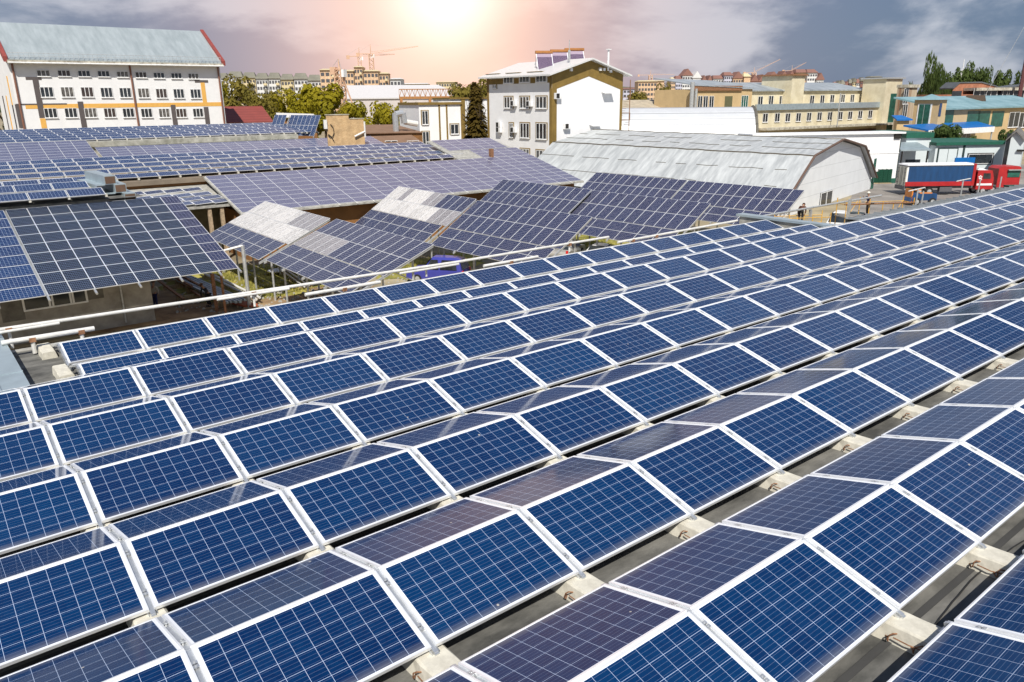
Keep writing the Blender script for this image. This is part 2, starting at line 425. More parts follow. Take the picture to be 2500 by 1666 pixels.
for a, b in pairs:
    ya = RD[a][2] + .971; yb = RD[b][2] - .971; xx = RD[b][1]
    for j in range(RANGE[b][0], RANGE[b][1] + 2):
        p = (xx + j * PITCH, (ya + yb) / 2, RD[b][3] - .3)
        q = prj(p)
        if not (-60 < q[0] < 2560 and -50 < q[1] < 1730): continue
        if a == 'B' and j == 0: continue
        place_block(p[0] - .02, p[1], ORD[a])
place_block(1.08, 15.75, '', .8, 'pale concrete block at the left end of the farthest short row')
place_block(1.10, 13.60, '', .8, 'chipped concrete block at the left end between the two short rows')
for j in range(0, 18, 1):
    pass

# ------------------------------------------------------------------ the near building
bt = thing('near_building', 'grey felt roofed building under the near solar panel rows', 'building', (0, 0, GZ))
b = MB()
def rz(y): return roofz(y) + 8.5
b.quad((-14, -14, rz(-14)), (75, -14, rz(-14)), (75, 10.69, rz(10.69)), (-14, 10.69, rz(10.69)))
b.quad((-14, 10.7, rz(10.8)), (30.5, 10.7, rz(10.8)), (30.5, 16.6, rz(10.8)), (-14, 16.6, rz(10.8)))
b.build('roof_deck', M_bitu, bt)
b = MB()
b.quad((-14, 10.695, rz(10.8) - .02), (31.4, 10.695, rz(10.8) - .02), (31.4, 10.695, rz(10.69)), (-14, 10.695, rz(10.69)))
b.box(-14, 31.4, 16.4, 16.62, 0, rz(10.8) + .02)
b.box(31.2, 75, 10.75, 10.95, 0, rz(10.69) - .05)
b.build('wall', M_conc2, bt)
# seams of overlapping felt and patches
b = MB()
for k in range(40):
    y = -9 + k * .95
    if y > 10: break
    b.hexa([(-13, y, rz(y) + .004), (74, y, rz(y) + .004), (74, y + .07, rz(y + .07) + .004), (-13, y + .07, rz(y + .07) + .004),
            (-13, y, rz(y) + .010), (74, y, rz(y) + .010), (74, y + .07, rz(y + .07) + .010), (-13, y + .07, rz(y + .07) + .010)])
b.build('felt_seam', mat('felt_seam', (.05, .05, .05), .9), bt)
# loose black cables lying in the gaps
rnd = random.Random(5)
for y0_, xa, xb in ((1.12, 1.2, 9.0), (-1.15, 3.5, 9.5), (3.35, -1, 5), (-3.4, 5.2, 8.2)):
    m = MB(); pts = []; n_ = int((xb - xa) / .16)
    for i in range(n_): pts.append((xa + .16 * i, y0_ + .05 * math.sin(i * .31 + xa) + rnd.uniform(-.006, .006), rz(y0_) + .014))
    m.path(pts, .007, 0, 5); m.build('cable', M_tyre0, bt)
# zinc sheet apron along the far right edge of the roof
M_zs = mat('zinc_sheet', (.36, .38, .39), .35, .5, .15, 1.2, stretch=(.3, 2, 1))
b = MB()
b.quad((30.4, 9.72, rz(9.72) + .13), (75, 9.72, rz(9.72) + .13), (75, 11.2, rz(9.72) + .07), (30.4, 11.2, rz(9.72) + .07))
b.quad((30.4, 11.2, rz(9.72) + .07), (75, 11.2, rz(9.72) + .07), (75, 11.21, rz(9.72) - .5), (30.4, 11.21, rz(9.72) - .5))
for k in range(60):
    x = 30.6 + k * .72; b.box(x, x + .03, 9.8, 11.18, rz(9.72) + .08, rz(9.72) + .145)
b.build('metal_apron', M_zs, bt)
# stepped parapet that closes the lower roof on the right, with its light cap
b = MB(); b.box(30.42, 30.78, 10.9, 16.5, rz(10.8) - .3, rz(10.8) + .43); b.build('parapet', M_conc2, bt)
b = MB(); b.box(30.34, 30.86, 10.75, 16.65, rz(10.8) + .43, rz(10.8) + .53); b.build('parapet_cap', M_cap, bt)
# wide zinc cap at the left end of the lower roof
b = MB()
b.box(-.80, .32, 9.8, 17.0, rz(10.8) + .33, rz(10.8) + .37); b.box(.28, .32, 9.8, 17.0, rz(10.8), rz(10.8) + .33)
b.box(-.80, .33, 13.4, 13.44, rz(10.8) + .37, rz(10.8) + .385); b.box(-.25, -.19, 9.8, 17, rz(10.8) + .37, rz(10.8) + .40)
b.build('parapet_cap', M_cap, bt)

# long painted pipes laid as a rail along the far edge of the lower roof
F0 = Fr(0, 16.75, 0)
def pipe(pa, pb, y, r, label, posts=()):
    f = Fr(0, y, 0); a = f.fv(*pa); c = f.fv(*pb)
    t = thing('pipe_rail', label, 'pipe rail', (a[0], y, a[1]), 0, 'painted pipes along the roof edge')
    m = MB(); m.tube((0, 0, 0), (c[0] - a[0], 0, c[1] - a[1]), r, 0, 10); m.build('pipe', M_pipe, t, smooth=False)
    for px, py in posts:
        u, w = f.fv(px, py); k = (u - a[0]); zt = (c[1] - a[1]) * k / (c[0] - a[0])
        m = MB(); m.tube((k, 0, zt - .02), (k, 0, -1.75 - a[1]), r * .8, 0, 8); m.box(k - .07, k + .07, -.07, .07, zt - .09, zt + .02, 1)
        m.build('post', [M_pipe, M_rust], t)
pipe((-60, 814), (1130, 638), 16.75, .047, 'longest white pipe rail crossing above the left end of the far row', [(20, 800), (618, 712)])
pipe((1000, 659), (1486, 579), 16.80, .047, 'white pipe rail passing in front of the blue van', [(1040, 653), (1390, 594)])
pipe((-60, 822), (145, 789), 16.62, .036, 'thin rusty-jointed pipe under the rail at the far left')
pipe((530, 732), (706, 705), 16.64, .036, 'thin pipe clamped under the rail above the scrap yard')
pipe((976, 668), (1120, 645), 16.66, .036, 'thin pipe clamped under the rail left of the blue van')
pipe((3, 838), (230, 802), 15.9, .06, 'short thick white pipe lying at the left roof edge', [(78, 826), (198, 808)])
pipe((745, 720), (928, 689), 16.2, .055, 'short white pipe with open end beside the far row', [(840, 704)])
pipe((1181, 650), (1313, 627), 16.2, .055, 'short white pipe right of the blue van', [(1247, 639)])
pipe((1508, 592), (1800, 539), 16.6, .05, 'white pipe rail ending at the stepped parapet', [(1545, 585), (1602, 575)])

# ------------------------------------------------------------------ larger sloping arrays in the middle distance
PM = {}
def pmesh(L, W, nu, nv, m, fw=.010):
    k = (L, W, nu, nv, m.name)
    if k not in PM: PM[k] = panel_mesh(L, W, nu, nv, m, fw=fw, mu=.025, mv=.015)
    return PM[k]
def array(label, P0, yaw, tilt, zones, group, legs=None, name='solar_array', cat='solar array', beams=True):
    """zones: (u0, v0, columns, rows, pitch_u, pitch_v, portrait?, material fn(i,j), nu, nv)"""
    P0 = Vector(P0); t = thing(name, label, cat, P0, R(yaw), group); th = R(tilt)
    ct, st = math.cos(th), math.sin(th); umax = vmax = 0; umin = 1e9
    for u0, v0, nc, nr, pu, pv, mf, nu, nv in zones:
        for j in range(nr):
            for i in range(nc):
                m = mf(i, j) if callable(mf) else mf
                if m is None: continue
                v = v0 + j * pv
                obj('solar_panel', pmesh(round(pu - .02, 3), round(pv - .02, 3), nu, nv, m), t, (u0 + i * pu, -v * ct, -v * st), (th, 0, 0))
        umax = max(umax, u0 + nc * pu); vmax = max(vmax, v0 + nr * pv); umin = min(umin, u0)
    if beams:
        n = max(2, int((umax - umin) / 3))
        for k in range(n + 1):
            u = umin + .1 + (umax - umin - .2) * k / n; c = vmax + .12
            if 1:
                b = MB().hexa([(u - .05, -c * ct, -c * st - .17), (u + .05, -c * ct, -c * st - .17), (u + .05, 0, -.17), (u - .05, 0, -.17),
                        (u - .05, -c * ct, -c * st - .045), (u + .05, -c * ct, -c * st - .045), (u + .05, 0, -.045), (u - .05, 0, -.045)])
            b.build('support_beam', M_steel, t)
    if legs:
        for u, v in legs:
            b = MB(); b.tube((u, -v * ct, -v * st - .1), (u, -v * ct, GZ - P0.z), .07, 0, 8)
            if v < vmax * .5: b.tube((u, -v * ct, -v * st - 1.6), (u, -(v + 1.6) * ct, -(v + 1.6) * st - .15), .035, 0, 6)
            b.build('leg', M_steel, t)
    return t
GT = 'tilted arrays standing on the yard ground'
def tunit(label, P0, yaw, tilt, glare=None, low=(6.99, 1.05)):
    up = M_stripe
    mf = (lambda i, j: {0: M_stripe, 1: M_glare2, 2: M_glare}[int(glare(i, j))] if glare else M_stripe)  # painted glare is chosen panel by panel
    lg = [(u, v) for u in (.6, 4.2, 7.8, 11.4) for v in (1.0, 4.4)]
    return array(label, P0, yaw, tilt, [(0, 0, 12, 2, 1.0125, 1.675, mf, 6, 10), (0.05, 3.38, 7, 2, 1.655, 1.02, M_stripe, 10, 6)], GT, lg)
tunit('tilted ground array with sun glare painted on its upper half, leftmost in the yard', (21.66, 54.23, -3.35), -91.6, 24.4, lambda i, j: 1 if j == 0 and i > 7 else 2)
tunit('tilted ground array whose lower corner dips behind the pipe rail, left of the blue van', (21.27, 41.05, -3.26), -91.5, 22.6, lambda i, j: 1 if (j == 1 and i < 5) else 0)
tunit('tilted ground array with half glare-painted, half brown panels in the yard centre', (34.01, 54.65, -3.16), -91.6, 32.2, lambda i, j: (2 if i < 6 else (1 if i < 8 else 0)) if j == 0 and i != 2 else (1 if j == 0 else (2 if i < 9 else 1)))
tunit('brownish tilted ground array right above the blue van', (33.82, 42.58, -3.29), -88.0, 31.9)
tunit('tilted ground array behind the one above the blue van, left of its twin', (45.18, 53.96, -3.29), -89.5, 32.4)
tunit('tilted ground array above the two white cars, its right corner over the next one', (45.83, 42.32, -3.45), -88.0, 31.7)
tunit('farther tilted ground array directly below the grey hangar roof, left half', (59.09, 55.29, -3.61), -88.1, 32.0)
tunit('bluest tilted ground array ending in front of the hangar gable', (59.5, 43.0, -3.61), -88.1, 32.0)

# dark array over the plastered workshop, lower left
L1o = (3.85, 48.6, -1.80); L1y, L1t = 1.0, 18.7
pu, pv = 2.172, 1.158
array('large dark blue array roof over the plastered workshop at the lower left', L1o, L1y, L1t,
      [(0, 0, 8, 9, pu / 2, pv, M_mono, 11, 6), (4 * pu, 0, 1, 9, 1.10, pv, M_stripe, 5, 6), (-2 * pu - .1, 0, 2, 9, pu, pv, M_polyfar, 12, 6)], 'arrays laid on the workshop roofs', beams=False)
t = thing('workshop_building', 'low plastered workshop with a white window under the dark array roof', 'building', (L1o[0], L1o[1], GZ), R(L1y))
FW = Fr(L1o[0], L1o[1], L1y)
V1 = -5.6
uR, zR = FW.fv(381, 785, V1); 
b = MB(); b.box(-16, uR, V1, 2.5, 0, 4.6); b.build('wall', M_plaster, t)
b = MB()
ct, st = math.cos(R(L1t)), math.sin(R(L1t))
for k in range(-1, 5):
    u = k * pu + (.0 if k > -5 else 0); c = 9 * pv + .35
    b.tube((u - .03, -c * ct, -c * st - .1 + 8.5 + L1o[2]), (u - .03, .3, 8.5 + L1o[2] - .1), .065, 0, 8)
b.tube((4 * pu + 1.12, -(9 * pv + .3) * ct, -(9 * pv + .3) * st - .1 + 8.5 + L1o[2]), (4 * pu + 1.12, .3, 8.5 + L1o[2] - .1), .065, 0, 8)
for v in (2.0, 6.2): b.box(-6, 4 * pu + 1.1, -v * ct - .05, -v * ct + .05, 8.5 + L1o[2] - v * st - .30, 8.5 + L1o[2] - v * st - .18)
b.build('roof_beam', M_rail, t)
ua, za = FW.fv(60, 758, V1); ub, zb = FW.fv(213, 736, V1)
zs = (za + zb) / 2 + 8.5; zt = zs + 1.5
m = MB(); m.box(ua, ub, V1 - .03, V1 + .05, zs, zt, 1)
m.box(ua - .05, ub + .05, V1 - .09, V1 - .0, zs - .06, zs + .03); m.box(ua, ub, V1 - .07, V1, zt - .07, zt)
for k in (0, .40, .45, .74, .78, 1):
    x = ua + (ub - ua) * k; m.box(x - .05, x + .05, V1 - .07, V1 - .02, zs + .03, zt - .07)
m.build('window', [M_pvc, M_glassw], t)
m = MB(); x, _ = FW.fv(296, 720, V1); m.tube((x, V1 - .08, .2), (x, V1 - .08, 4.6), .05, 0, 8); m.build('downpipe', M_steel, t)
mc_ = mat('cement_patch', (.16, .15, .13), .9, 0, .3, 2)
m = MB(); m.box(ua - 1.1, ua - .02, V1 - .012, V1 + .02, zs - .5, zt + .2); m.build('cement_patch', mc_, t)
m = MB(); m.box(ub + .08, ub + .9, V1 - .012, V1 + .02, zs + .05, zt + .2); m.build('cement_patch', mc_, t)
b = MB(); b.tube((uR + 3.6, V1 - 1.9, 0), (uR + 3.6, V1 - 1.9, 3.6), .08, 0, 8); b.build('post', M_rust, t)

# flat roof with short steep rows behind it
t = thing('flat_roof_building', 'grey flat roofed building behind the dark array at the left edge', 'building', (5.2, 49.5, GZ), 0)
u1 = 5.9
b = MB(); b.box(-22, u1 - 1.6, -.6, 9, 0, 6.85); b.build('wall', M_conc2, t)
b = MB(); b.quad((-22, -.9, 6.86), (u1 + .4, -.9, 6.86), (u1 + .4, 9, 6.95), (-22, 9, 6.95)); b.build('roof_deck', M_bitu, t)
L2 = [(5.19, 49.5, -.97), (4.85, 52.3, -.74), (4.55, 55.0, -.69)]
LL = ['nearest of three short rows on the flat roof behind the dark array', 'middle one of three short rows on the flat roof', 'farthest of three short rows on the flat roof, paler']
def array_row(label, P0, yaw, n0, n1, pitch, group, m=M_polyfar, back=True, zdz=0, tilt=None, pw=.99):
    P0 = Vector(P0); t = thing('solar_array', label, 'solar panel row', P0, R(yaw), group); th = tilt or TILT
    for j in range(n0, n1):
        obj('solar_panel', pmesh(round(pitch - .045, 3), pw, 10, 6, m, .03), t, (j * pitch, 0, 0), (th, 0, 0))
        if back: obj('solar_panel', pmesh(round(pitch - .045, 3), pw, 10, 6, m, .035), t, (j * pitch + pitch - .045, .02, 0), (th, 0, math.pi))
    me = MB().box(-.08, .05, -1.12, 1.1, -.50, -.33).mesh('concrete_footing', M_conc)
    for j in range(n0, n1 + 1): obj('concrete_footing', me, t, (j * pitch, 0, 0))
    return t
G2 = 'rows on the flat roof at the left'
for (p, l, nn) in zip(L2, LL, (2, 2, 2)): array_row(l, p, -1, -6, nn, 2.07, G2, pw=1.2)
# three folded metal duct covers stepping down beside it
for k, (a, c) in enumerate((((222, 436), (272, 460)), ((266, 458), (298, 482)), ((292, 480), (322, 506)))):
    f = Fr(12.9, 0, 0)
    A = gp(*a, -.9 - k * .55); Bp = gp(*c, -1.15 - k * .6); d = (Bp - A); 
    t = thing('duct_cover', 'folded grey metal cover, %s of three beside the short rows' % ('topmost', 'middle', 'lowest')[k], 'metal cover', A, math.atan2(d.y, d.x), 'stepped metal covers')
    ln = d.length; m = MB()
    m.box(0, ln, -.35, .35, 0, .55); m.build('cover', M_cap, t)
    m = MB(); m.box(0, ln, -.85, -.35, -.05, .0); m.box(0, ln, -.88, -.85, -.25, 0); m.build('flange', M_cap, t)
    m = MB(); m.box(ln, ln + .02, -.3, .3, .05, .5); m.build('end_plate', mat('brown_end', (.12, .07, .045), .8), t)

# lean-to with twisted little rows beside the lilac roof
YC = -1.0
sh = vp(567.7, 490.7, 68.5)
t = thing('lean_to_shed', 'lean-to with open front and pale posts between dark array and lilac roof', 'shed', (sh.x, sh.y, GZ), R(YC))
zt = sh.z + 8.5
b = MB(); b.quad((-9.2, 0, zt - .25), (.2, 0, zt - .25), (.2, 7, zt + .9), (-9.2, 7, zt + .9)); b.box(-9.2, .2, -.02, .08, zt - .42, zt - .24); b.build('roof', M_conc2, t)
b = MB(); b.box(-9, 0, 3.2, 3.4, 0, zt - .1); b.build('wall', mat('shed_wall', (.17, .16, .10), .9, 0, .3, 1.5), t)
for u in (-5.2, -1.9, -.9):
    b = MB(); b.box(u - .14, u + .14, .1, .38, 0, zt - .3); b.build('post', mat('pale_brick', (.40, .30, .2), .9, 0, .3, 6), t)
ta = thing('solar_array', 'small array of crooked overlapping panels on the lean-to', 'solar array', (sh.x, sh.y, sh.z), R(YC), 'arrays laid on the workshop roofs')
for j in range(4):
    for i in range(6):
        obj('solar_panel', pmesh(1.5, .99 if j < 3 else 1.0, 10, 6, M_polyfar, .05), ta, (-9.3 + i * 1.56 - j * .42 + (.3 if j == 3 else 0), .95 + j * 1.22 + (1.0 if j == 3 else 0), .10 + j * .20), (R(9) , R(-2.5), R(3)))

# long lilac array roof with ochre walls
L7 = (20.69, 65.25, -2.11); T7 = 14.5; G7 = 'arrays covering the long lilac roof'
lil = lambda i, j: M_skysheen
for k, lab in ((0, 'lilac array covering the left half of the long low roof'), (1, 'lilac array covering the right half of the long low roof')):
    array(lab, L7, YC, T7, [(k * 11 * 1.68, 0, 11, 9, 1.68, 1.006, M_skysheen if k == 0 else M_skysheen, 10, 6)], G7, beams=False)
array('narrow array strip above the right end of the lilac roof', L7, YC, T7, [(30.2, -2.9, 4, 3, 1.68, .95, M_skysheen, 10, 6)], G7, beams=False)
array('array on the small gabled rear part before the white office block', L7, YC, T7, [(27.6, -6.95, 5, 4, 1.66, .97, M_skysheen, 10, 6)], G7, beams=False)
t = thing('long_shed', 'long low shed with ochre walls under the lilac arrays', 'building', (L7[0], L7[1], GZ), R(YC))
c7, s7 = math.cos(R(T7)), math.sin(R(T7)); z7 = 8.5 + L7[2]
def sl(u, v, dz): return (u, -v * c7, z7 - v * s7 + dz)
b = MB()
b.hexa([sl(-.15, 9.2, -.22), sl(37.1, 9.2, -.22), sl(37.1, -.1, -.22), sl(-.15, -.1, -.22), sl(-.15, 9.2, -.06), sl(37.1, 9.2, -.06), sl(37.1, -.1, -.06), sl(-.15, -.1, -.06)])
b.hexa([sl(27, 0, -.22), sl(37, 0, -.22), sl(36, -7.0, -.22), sl(27, -7.0, -.22), sl(27, 0, -.08), sl(37, 0, -.08), sl(36, -7, -.08), sl(27, -7, -.08)])
b.build('roof', M_conc2, t)
b = MB(); b.box(.4, 36.6, -7.9, -.5, 0, 3.9); b.box(.6, 36.6, -.5, 7.2, 0, 5.9); b.build('wall', M_brown, t)
for u, zz in ((30.5, 2.2), (33.5, 2.4)):
    b = MB(); b.box(u, u + 1.2, -7.96, -7.88, zz, zz + 1.1); b.build('window', M_glassw, t)
b = MB(); b.tube(sl(19, 9.25, -.2), sl(19.5, 9.25, -1.9), .1); b.build('downpipe', M_pipe, t)
for k in range(22):
    if 4 < k: 
        b = MB(); b.tube(sl(k * 1.68, 9.05, -.05), sl(k * 1.68, 9.38, -.05), .04, 0, 6); b.build('pipe_end', M_pipe, t)

# rows on the wide roof behind the lilac one
G3 = 'rows on the wide roof behind the lilac arrays'
zz = [-1.66, -1.36, -1.11, -.89, -.70]; NM = ['nearest', 'second', 'third', 'fourth', 'farthest']
for k in range(5):
    y = 67.4 + 2.25 * k
    base = Vector((13.83, y, zz[k])); ends = [(1132.7, 376), (1107.7, 368.5), (1082.8, 362), (1059, 357), (1030, 352)][k]
    f = Fr(13.83, y, YC); ue, _ = f.fv(*ends); off, _ = f.fv(*[(277.6, 423.4), (262, 410), (247, 399), (236, 389), (225, 380)][k])
    n = int(round((ue - off) / 1.7)); o2 = f.w(off, 0, zz[k])
    array_row('%s row of five on the wide roof behind the lilac array' % NM[k], o2, YC, -11, n, 1.7, G3, back=(k < 1))
t = thing('wide_roof_building', 'wide low building carrying five panel rows behind the lilac roof', 'building', (13.83, 67.4, GZ), R(YC))
f3 = Fr(13.83, 67.4, YC)
b = MB(); b.quad((-20, -1.5, 6.25), (36.2, -1.5, 6.25), (31.5, 12, 7.45), (-20, 12, 7.45)); b.box(-20, 36.2, -1.62, -1.5, 5.9, 6.27); b.build('roof_deck', mat('brown_felt_deck', (.20, .16, .12), .9, 0, .2, .6), t)
b = MB(); b.box(-19.8, 31, -1.3, 12, 0, 6.1); b.build('wall', M_brown, t)
b = MB(); b.box(38.1, 38.5, -2, -1.6, 6.2, 7.3); b.build('chimney', M_rust, t)

# pale arrays on the two far roofs, and the wide far roof with six rows
G4 = 'pale arrays on the far left roofs'
array('pale lilac array at the left edge beneath the far rows', (10.01, 102.09, -.14), YC, 14.2, [(-4 * 1.68, 0, 9, 9, 1.68, 1.0, M_skysheen, 10, 6)], G4, beams=False)
array('long pale lilac array beneath the concrete eaves, left half', (18.9, 100.2, -.94), YC, 12.7, [(-.0, 0, 11, 8, 1.68, 1.0, M_skysheen, 10, 6)], G4, beams=False)
array('long pale lilac array beneath the brick wall, right half', (18.9, 100.2, -.94), YC, 12.7, [(11 * 1.68, 0, 11, 8, 1.68, 1.0, M_skysheen, 10, 6)], G4, beams=False)
G5 = 'rows on the far left roof below the white block'
z5 = [.16, .37, .53, .68, .84, 1.01]
e5 = [(760.7, 324.1), (750.3, 319.3), (734.7, 315.8), (720, 312), (706.6, 307.5), (688.9, 304.8)]
s5 = [(35.7, 338.3), (29, 331), (22, 326), (16, 321.5), (11, 317.5), (6, 313)]
NM = ['nearest', 'second', 'third', 'fourth', 'fifth', 'farthest']
for k in range(6):
    y = 103.42 + 2.25 * k; f = Fr(11.17, y, YC); ue, _ = f.fv(*e5[k]); off, _ = f.fv(*s5[k])
    n = int(round((ue - off) / 1.7))
    array_row('%s row of six on the far roof below the white block' % NM[k], f.w(off, 0, z5[k]), YC, -2, n, 1.7, G5, back=False)
t = thing('far_roof_building', 'far low building with rust-streaked eaves carrying six panel rows', 'building', (11.17, 103.4, GZ), R(YC))
b = MB(); b.quad((-8, -1.5, 8.15), (34, -1.5, 8.15), (34, 14, 9.3), (-8, 14, 9.3)); b.build('roof_deck', M_conc2, t)
b = MB(); b.box(-8, 34, -1.9, -1.5, 7.55, 8.17); b.build('eaves', mat('streaked_eaves', (.34, .33, .27), .9, 0, .3, 1.2, c2=(.50, .48, .42)), t)
b = MB(); b.box(-8, 34, -1.6, 14, 0, 7.6); b.build('wall', M_conc2, t)
b = MB(); b.box(9.2, 36, -3.4, -2.4, 6.2, 7.3); b.build('gutter', M_cap, t)

# upright rack of panels
A = vp(671.2, 280.8, 127); Bq = vp(783.6, 288, 118); d = Bq - A; yw = math.degrees(math.atan2(d.y, d.x)); wdt = math.hypot(d.x, d.y)
array('steep upright rack of dark panels left of the brick wall', (A.x, A.y, A.z), yw, 62, [(0, 0, 11, 2, wdt / 11, 1.62, lambda i, j: None if (i, j) == (3, 0) else M_polyfar, 6, 10)], 'racks', legs=[(.3, 2.8), (wdt / 2, 2.8), (wdt - .3, 2.8)])

# ------------------------------------------------------------------ buildings
M_redtrim = mat('red_verge', (.26, .055, .045), .6, 0, .15, 3)
M_roofgrey = mat('grey_green_tin', (.34, .39, .41), .45, .2, .08, .25, c2=(.42, .47, .49), stretch=(4, 1, 1))
M_eave = mat('stained_eaves', (.38, .34, .27), .9, 0, .35, 1.2, c2=(.60, .57, .48))
M_band = mat('ochre_paint', (.75, .42, .10), .8, 0, .06)
M_charc = mat('charcoal_paint', (.10, .085, .085), .8, 0, .1)
M_green = mat('olive_trim', (.21, .135, .03), .8, 0, .15, 1)
M_greend = mat('green_trim', (.012, .10, .065), .6, 0, .15, 2)
M_cream = mat('cream_render', (.58, .51, .35), .85, 0, .10, .35, c2=(.70, .64, .48))
M_tan = mat('tan_render', (.56, .41, .22), .85, 0, .08, .5)
M_tin = mat('weathered_tin_roof', (.30, .34, .37), .5, .25, .18, .4, c2=(.47, .51, .54), stretch=(2.5, .6, 1))
M_brickf = None
def brick_mat(name, c1, c2, mortar, scale=3.2):
    m = bpy.data.materials.new(name); m.use_nodes = True; MATS[name] = m
    N = m.node_tree.nodes; L = m.node_tree.links; b = N['Principled BSDF']; b.inputs['Roughness'].default_value = .9
    tc = N.new('ShaderNodeTexCoord'); sp = N.new('ShaderNodeSeparateXYZ'); cb = N.new('ShaderNodeCombineXYZ')
    L.new(tc.outputs['Object'], sp.inputs[0]); ad = N.new('ShaderNodeMath'); L.new(sp.outputs[0], ad.inputs[0]); L.new(sp.outputs[1], ad.inputs[1])
    L.new(ad.outputs[0], cb.inputs[0]); L.new(sp.outputs[2], cb.inputs[1])
    br = N.new('ShaderNodeTexBrick'); br.inputs['Scale'].default_value = scale; br.inputs['Color1'].default_value = (*c1, 1); br.inputs['Color2'].default_value = (*c2, 1); br.inputs['Mortar'].default_value = (*mortar, 1)
    br.inputs['Mortar Size'].default_value = .03; L.new(cb.outputs[0], br.inputs[0])
    n = N.new('ShaderNodeTexNoise'); n.inputs['Scale'].default_value = 1.1; n.inputs['Detail'].default_value = 8; L.new(tc.outputs['Object'], n.inputs[0])
    mx = N.new('ShaderNodeMix'); mx.data_type = 'RGBA'; mx.blend_type = 'OVERLAY'; mx.inputs[0].default_value = .6; L.new(br.outputs[0], mx.inputs[6]); L.new(n.outputs[0], mx.inputs[7])
    L.new(mx.outputs[2], b.inputs['Base Color']); return m
M_brick = brick_mat('weathered_brick', (.42, .24, .10), (.55, .36, .17), (.5, .4, .26))
M_brickred = brick_mat('red_brick', (.30, .09, .045), (.36, .13, .06), (.33, .2, .14))
M_brickor = brick_mat('orange_brick', (.60, .38, .22), (.66, .45, .27), (.6, .48, .36), 1.2)
def lines_mat(name, c, d, axis, period, width, rough=.5, metal=.2, var=.1):
    """sheet with regular thin seams across one object axis"""
    m = mat(name, c, rough, metal, var, .5); N = m.node_tree.nodes; L = m.node_tree.links; b = N['Principled BSDF']
    tc = N.new('ShaderNodeTexCoord'); sp = N.new('ShaderNodeSeparateXYZ'); L.new(tc.outputs['Object'], sp.inputs[0])
    a = N.new('ShaderNodeMath'); a.operation = 'DIVIDE'; L.new(sp.outputs[axis], a.inputs[0]); a.inputs[1].default_value = period
    f = N.new('ShaderNodeMath'); f.operation = 'FRACT'; L.new(a.outputs[0], f.inputs[0])
    t = N.new('ShaderNodeMath'); t.operation = 'LESS_THAN'; L.new(f.outputs[0], t.inputs[0]); t.inputs[1].default_value = width
    mx = N.new('ShaderNodeMix'); mx.data_type = 'RGBA'; L.new(t.outputs[0], mx.inputs[0]); L.new(N[m['ramp']].outputs[0], mx.inputs[6]); mx.inputs[7].default_value = (*d, 1)
    L.new(mx.outputs[2], b.inputs['Base Color']); return m

WIN = {}
GLS = [M_glassw, mat('window_curtain', (.13, .12, .11), .25, 0, .6, 2.2, spec=.8), mat('window_brown', (.055, .04, .035), .15, 0, .5, 1.5, spec=.8), M_glassw]
def window(parent, fr, px=None, uw=None, v=0.0, w=1.8, h=1.5, bars=2, frame=M_pvc, reveal=None, sill=True, glass=M_glassw, zbase=GZ, side=False, label=None, open_=False):
    """window unit fixed on plane v (or on plane u=v when side), centre given in photo pixels or (u,z)"""
    if uw is None:
        uw = fr.fu(px[0], px[1], v) if side else fr.fv(px[0], px[1], v)
    k = (round(w, 2), round(h, 2), bars, frame.name, reveal.name if reveal else '', sill, glass.name, open_)
    if k not in WIN:
        m = MB(); a, c = w / 2, h / 2
        if reveal: 
            m.box(-a - .18, a + .18, -.05, .02, -c - .12, c + .14, 2)
        if not open_: m.box(-a, a, -.06, .03, -c, c, 1)
        else: m.box(-a, a, -.06, .03, -c, c, 1)
        t = .07; y0 = -.11
        if bars >= 0:
            m.box(-a, a, y0, -.05, c - t, c); m.box(-a, a, y0, -.05, -c, -c + t); m.box(-a, -a + t, y0, -.05, -c + t, c - t); m.box(a - t, a, y0, -.05, -c + t, c - t)
            for i in range(bars):
                x = -a + w * (i + 1) / (bars + 1); m.box(x - .05, x + .05, y0, -.05, -c + t, c - t)
        if sill: m.box(-a - .08, a + .08, -.2, -.05, -c - .09, -c)
        WIN[k] = m.mesh('window', [frame, glass, reveal or frame])
    loc = (v, uw[0], uw[1] - zbase) if side else (uw[0], v, uw[1] - zbase)
    o = obj('window', WIN[k], parent, loc, (0, 0, -math.pi / 2 if side else 0))
    if label: o['label'] = label
    return o
def cpx(x, y, ox, oy, s=3.7648): return (ox + x / s, oy + y / s)

# --- long white factory block, upper left
fb = Fr(0, 0, 0)
Pc = vp(39, 250, 152); FB = Fr(Pc.x, Pc.y, 2.0)
uR, _ = FB.fv(545, 240); uR = round(uR, 2)
_, ze1 = FB.fv(26, 148); _, ze2 = FB.fv(531, 159); ze = (ze1 + ze2) / 2
_, zr1 = FB.fv(484, 79, 8.0); zr = zr1
t = frthing('factory_block', 'long white factory block with grey tin roof and ochre band, upper left', 'building', FB)
e = ze + 8.5; r_ = zr + 8.5
m = MB(); m.box(0, uR, 0, 16, 0, e); m.prism([(0, e), (16, e), (8, r_ - .3)], 0.01, uR - .01, 0, 'x'); m.build('wall', M_white, t)
m = MB()
m.hexa([(-.2, -.8, e + .1), (uR + .2, -.8, e + .1), (uR + .2, 8, r_), (-.2, 8, r_), (-.2, -.8, e + .3), (uR + .2, -.8, e + .3), (uR + .2, 8, r_ + .2), (-.2, 8, r_ + .2)])
m.hexa([(-.2, 8, r_), (uR + .2, 8, r_), (uR + .2, 16.8, e + .1), (-.2, 16.8, e + .1), (-.2, 8, r_ + .2), (uR + .2, 8, r_ + .2), (uR + .2, 16.8, e + .3), (-.2, 16.8, e + .3)])
rf = m.build('roof', M_roofgrey, t)
